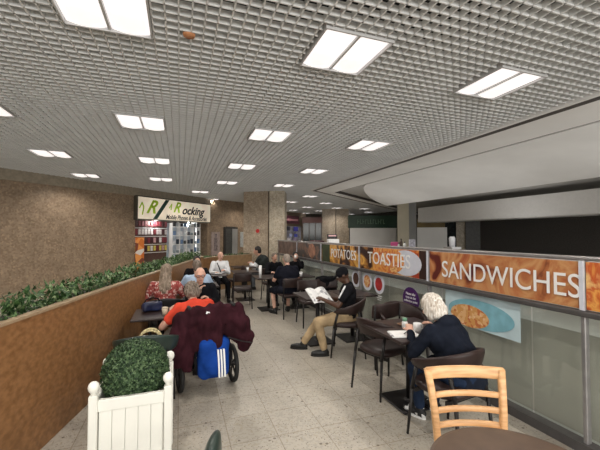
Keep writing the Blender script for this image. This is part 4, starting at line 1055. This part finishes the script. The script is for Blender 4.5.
jk = thing('draped_jacket', 'burgundy padded jacket draped over the back of the wheelchair', 'jacket', (.275, 4.06, -.03), 8)
bm = bmesh.new()
def pad(p0, r0, p1, r1, flat=.55):
    # flattened capsule: thinner front to back
    b2 = bmesh.new(); cap(b2, p0, r0, p1, r1, 14)
    cy = (p0[1] + p1[1]) / 2
    for v in b2.verts: v.co.y = cy + (v.co.y - cy) * flat
    me = bpy.data.meshes.new('t'); b2.to_mesh(me); b2.free(); bm.from_mesh(me); bpy.data.meshes.remove(me)
Y0 = -.32
pad((-.20, Y0, .90), .08, (.28, Y0, .90), .085, .9)
pad((-.30, Y0, .84), .09, (.30, Y0, .84), .09, .9)
pad((-.18, Y0, .83), .11, (-.12, Y0, .62), .12)
pad((.02, Y0, .84), .11, (.02, Y0, .66), .11)
pad((.22, Y0, .84), .12, (.30, Y0, .68), .13)
pad((-.30, Y0 - .02, .80), .09, (-.38, Y0 - .02, .50), .085, .8)
pad((-.38, Y0 - .02, .54), .085, (-.33, Y0 - .02, .42), .07, .8)
pad((-.28, Y0, .75), .10, (-.24, Y0, .36), .07)
pad((.30, Y0 - .02, .76), .12, (.36, Y0 - .02, .56), .095, .8)
pad((.20, Y0 - .05, .70), .075, (.37, Y0 - .05, .60), .07, .8)
pad((.38, Y0 - .02, .60), .085, (.36, Y0 - .02, .50), .06, .8)
pad((-.04, Y0 - .05, .80), .05, (-.06, Y0 - .05, .52), .05, .8)
pad((.08, Y0 - .05, .78), .05, (.04, Y0 - .06, .56), .06, .8)
remesh('jacket_shell', bm, M['burgundy'], jk, .010, 3, .036, 8, (1.4, 1, .6))
bm = bmesh.new(); tube(bm, [(.16, Y0 - .10, .64), (.30, Y0 - .115, .585), (.42, Y0 - .10, .545)], .006, 6); obj('zip_line', bm, M['blackmetal'], jk)
bm = bmesh.new(); box(bm, (-.05, Y0 - .085, .915), (.035, .006, .025), Matrix.Rotation(.3, 3, 'Y')); obj('neck_label', bm, M['white'], jk)
bg = thing('gym_bag', 'royal blue bag with three white stripes hanging below the jacket', 'bag', (.285, 4.06, 0), 8)
bm = bmesh.new(); rbox(bm, (.015, -.33, .40), (.33, .17, .42), .06, 4); ell(bm, (.015, -.36, .34), (.15, .10, .15))
remesh('bag_body', bm, M['bluebag'], bg, .010, 4, .010, 9)
for k in range(3):
    bm = bmesh.new(); rows = []
    for j in range(14):
        z = .215 + j * .022; x = .045 + k * .030 - (z - .2) * .05
        ry = math.sqrt(max(.05, 1 - ((z - .34) / .21) ** 2))
        y = -.436 - .022 * ry
        rows.append([V((x, y, z)), V((x + .016, y, z)), V((x + .016, y + .02, z)), V((x, y + .02, z))])
    loft(bm, rows); obj('white_stripe', bm, M['letter'], bg)
for sx in (-1, 1):
    bm = bmesh.new(); tube(bm, [(.015 + sx * .17, -.33, .25), (.015 + sx * .19, -.34, .42), (.015 + sx * .15, -.33, .62)], .016, 8); obj('strap', bm, M['black'], bg, True)

# ------------------------------------------------------------------ small things
nw = thing('folded_newspaper', 'folded white paper with a pen line on the front right table', 'newspaper', (2.02, 2.74, .742), -18)
bm = bmesh.new(); box(bm, (0, 0, .004), (.26, .20, .006)); obj('lower_sheet', bm, M['paper'], nw)
bm = bmesh.new(); box(bm, (.01, .005, .010), (.25, .19, .005), Matrix.Rotation(.05, 3, 'Z')); obj('upper_sheet', bm, M['plainpaper'], nw)
bm = bmesh.new(); cap(bm, (2.00, 2.70, .764), .004, (2.10, 2.77, .766), .004, 8); tag(obj('pen', bm, M['blackmetal'], None, True), 'dark pen lying on the folded white paper', 'pen')
ml = thing('milk_jug', 'small white bottle with a green cap on the front right table', 'bottle', (2.18, 2.93, .741))
bm = bmesh.new(); lathe(bm, [(.026, 0), (.030, .01), (.030, .055), (.020, .075)], 18); obj('bottle_body', bm, M['white'], ml, True)
bm = bmesh.new(); lathe(bm, [(.022, .072), (.023, .10), (.012, .105)], 18); obj('cap', bm, mat('mint_green_plastic', (.20, .42, .28), .4), ml, True)
cu = thing('white_mug', 'white mug beside the white haired woman', 'mug', (2.20, 2.76, .741))
bm = bmesh.new(); lathe(bm, [(.030, 0), (.036, .02), (.040, .09), (.036, .092), (.032, .02)], 20); obj('mug_body', bm, M['white'], cu, True)
bm = bmesh.new(); tube(bm, [(.038, 0, .075), (.062, 0, .065), (.060, 0, .035), (.036, 0, .025)], .006, 8); obj('handle', bm, M['white'], cu, True)
bm = bmesh.new(); lathe(bm, [(.05, 0), (.07, .012), (.066, .014), (.04, .005)], 24); o = obj('saucer', bm, mat('brown_glaze', (.16, .08, .04), .4), None, True); o.location = (2.24, 3.03, .742); tag(o, 'small brown dish on the front right table', 'dish')
def cup(label, loc, hh=.10, r=.035, m='white', name='paper_cup'):
    t = thing(name, label, 'cup', loc); bm = bmesh.new(); lathe(bm, [(r * .75, 0), (r, hh), (r * .93, hh), (r * .7, .008)], 18); obj('cup_body', bm, M[m] if isinstance(m, str) else m, t, True)
    bm = bmesh.new(); lathe(bm, [(r * 1.05, hh), (r * 1.05, hh + .008), (r * .8, hh + .014)], 18); obj('lid', bm, M[m] if isinstance(m, str) else m, t, True); return t
cup('tall white cup left of the man in the navy polo', (1.68, 7.36, .741), .26, .035)
cup('small white cup on the middle row table', (1.66, 8.72, .741), .10, .035)
cup('white cup on the table beside the glass, right of the navy polo', (2.62, 7.32, .741), .09, .04)
cup('cream cup on the table nearest the box planter', (-.16, 4.36, .741), .08, .034, mat('cream_cup', (.55, .48, .36), .5))
cup('white cup in front of the person in pale blue', (.22, 6.62, .741), .1, .035)
q = V((2.76, 8.12, 1.09)); cup('white cup raised by the dark haired person', q, .07, .034)
# handbag and dark things on the left tables
hb = thing('handbag', 'dark blue and black handbag lying on the left table', 'bag', (-.32, 4.63, .741), 20)
bm = bmesh.new(); rbox(bm, (0, 0, .06), (.24, .13, .11), .03, 3); remesh('bag_body', bm, mat('dark_blue_leather', (.010, .016, .05), .4, 0, .4, 8), hb, .01, 3, .012, 9)
bm = bmesh.new(); tube(bm, [(-.10, 0, .10), (-.07, 0, .15), (0, 0, .165), (.07, 0, .15), (.10, 0, .10)], .008, 8); obj('handle', bm, M['black'], hb, True)
sb = thing('straw_basket', 'pale straw basket on the dark green chair', 'basket', (-.27, 3.70, .485), 0)
bm = bmesh.new(); lathe(bm, [(.09, 0), (.13, .08), (.14, .15), (.13, .15), (.11, .05)], 24); obj('basket_body', bm, mat('straw_weave', (.55, .46, .26), .8, 0, .35, 60), sb, True)
for yy in (-.05, .03):
    bm = bmesh.new(); tube(bm, [V((.11 * math.cos(a), yy, .14 + .13 * math.sin(a))) for a in [PI * k / 10 for k in range(11)]], .009, 8); obj('handle', bm, mat('pale_straw', (.60, .52, .30), .8), sb, True)
ck = thing('black_coat', 'black coat hanging over the empty chair by the glass', 'coat', (2.76, 6.05, 0), 170)
bm = bmesh.new(); pad((-.16, -.25, .80), .06, (.18, -.25, .80), .06, .9); pad((-.14, -.27, .76), .09, (-.12, -.27, .55), .09); pad((.12, -.27, .76), .10, (.14, -.27, .52), .09); pad((0, -.27, .76), .1, (0, -.27, .56), .1)
remesh('coat_shell', bm, M['black'], ck, .012, 3, .015, 8)
tr = thing('serving_tray', 'pale tray with a napkin on the table of the white shirted man', 'tray', (.86, 8.42, .741), 10)
bm = bmesh.new(); rbox(bm, (0, 0, .008), (.30, .22, .014), .005, 1); obj('tray', bm, mat('dark_tray', (.05, .045, .045), .4), tr)
bm = bmesh.new(); box(bm, (.03, 0, .019), (.16, .12, .006)); obj('napkin', bm, M['plainpaper'], tr)

# ------------------------------------------------------------------ light
w = bpy.data.worlds.new('world'); SC.world = w; w.use_nodes = True
w.node_tree.nodes['Background'].inputs[0].default_value = (1.0, .985, .95, 1); w.node_tree.nodes['Background'].inputs[1].default_value = 1.35
def area(name, loc, rot, sx, sy, e, c=(1, 1, 1)):
    l = bpy.data.lights.new(name, 'AREA'); l.shape = 'RECTANGLE'; l.size = sx; l.size_y = sy; l.energy = e; l.color = c
    o = bpy.data.objects.new(name, l); COL.objects.link(o); o.location = loc; o.rotation_euler = rot
area('daylight_behind', (1.5, -4.5, 2.2), (R(82), 0, 0), 9, 3, 420, (1, .97, .92))
for x, y in lights:
    if y < 21 and -5 < x < 9:
        l = bpy.data.lights.new('ceiling_lamp', 'SPOT'); l.energy = 66; l.color = (1, .94, .86); l.shadow_soft_size = .02; l.spot_size = R(150); l.spot_blend = .6
        o = bpy.data.objects.new('ceiling_lamp', l); COL.objects.link(o); o.location = (x, y, CZ - .05)
for yy in (3.0, 6.5, 9.0, 10.0):  # added upward fill that brightens bulkhead and beam, no fixture there
    l = bpy.data.lights.new('upward_fill', 'SPOT'); l.energy = 38 if yy != 9.0 else 60; l.color = (1, .98, .95); l.shadow_soft_size = .03; l.spot_size = R(150); l.spot_blend = .8
    o = bpy.data.objects.new('upward_fill', l); COL.objects.link(o); o.location = (6.5 if yy != 9.0 else 10.3, yy, 1.0); o.rotation_euler = (R(180), 0, 0)
for k in range(2):
    l = bpy.data.lights.new('shop_lamp', 'POINT'); l.energy = 20; l.color = (1, .95, .9); l.shadow_soft_size = .02
    o = bpy.data.objects.new('shop_lamp', l); COL.objects.link(o); o.location = SA + sd * (.8 + 1.7 * k) - sn * .02 + V((0, 0, 2.14))
SC.view_settings.view_transform = 'Standard'
SC.view_settings.look = 'None'
SC.view_settings.exposure = 0
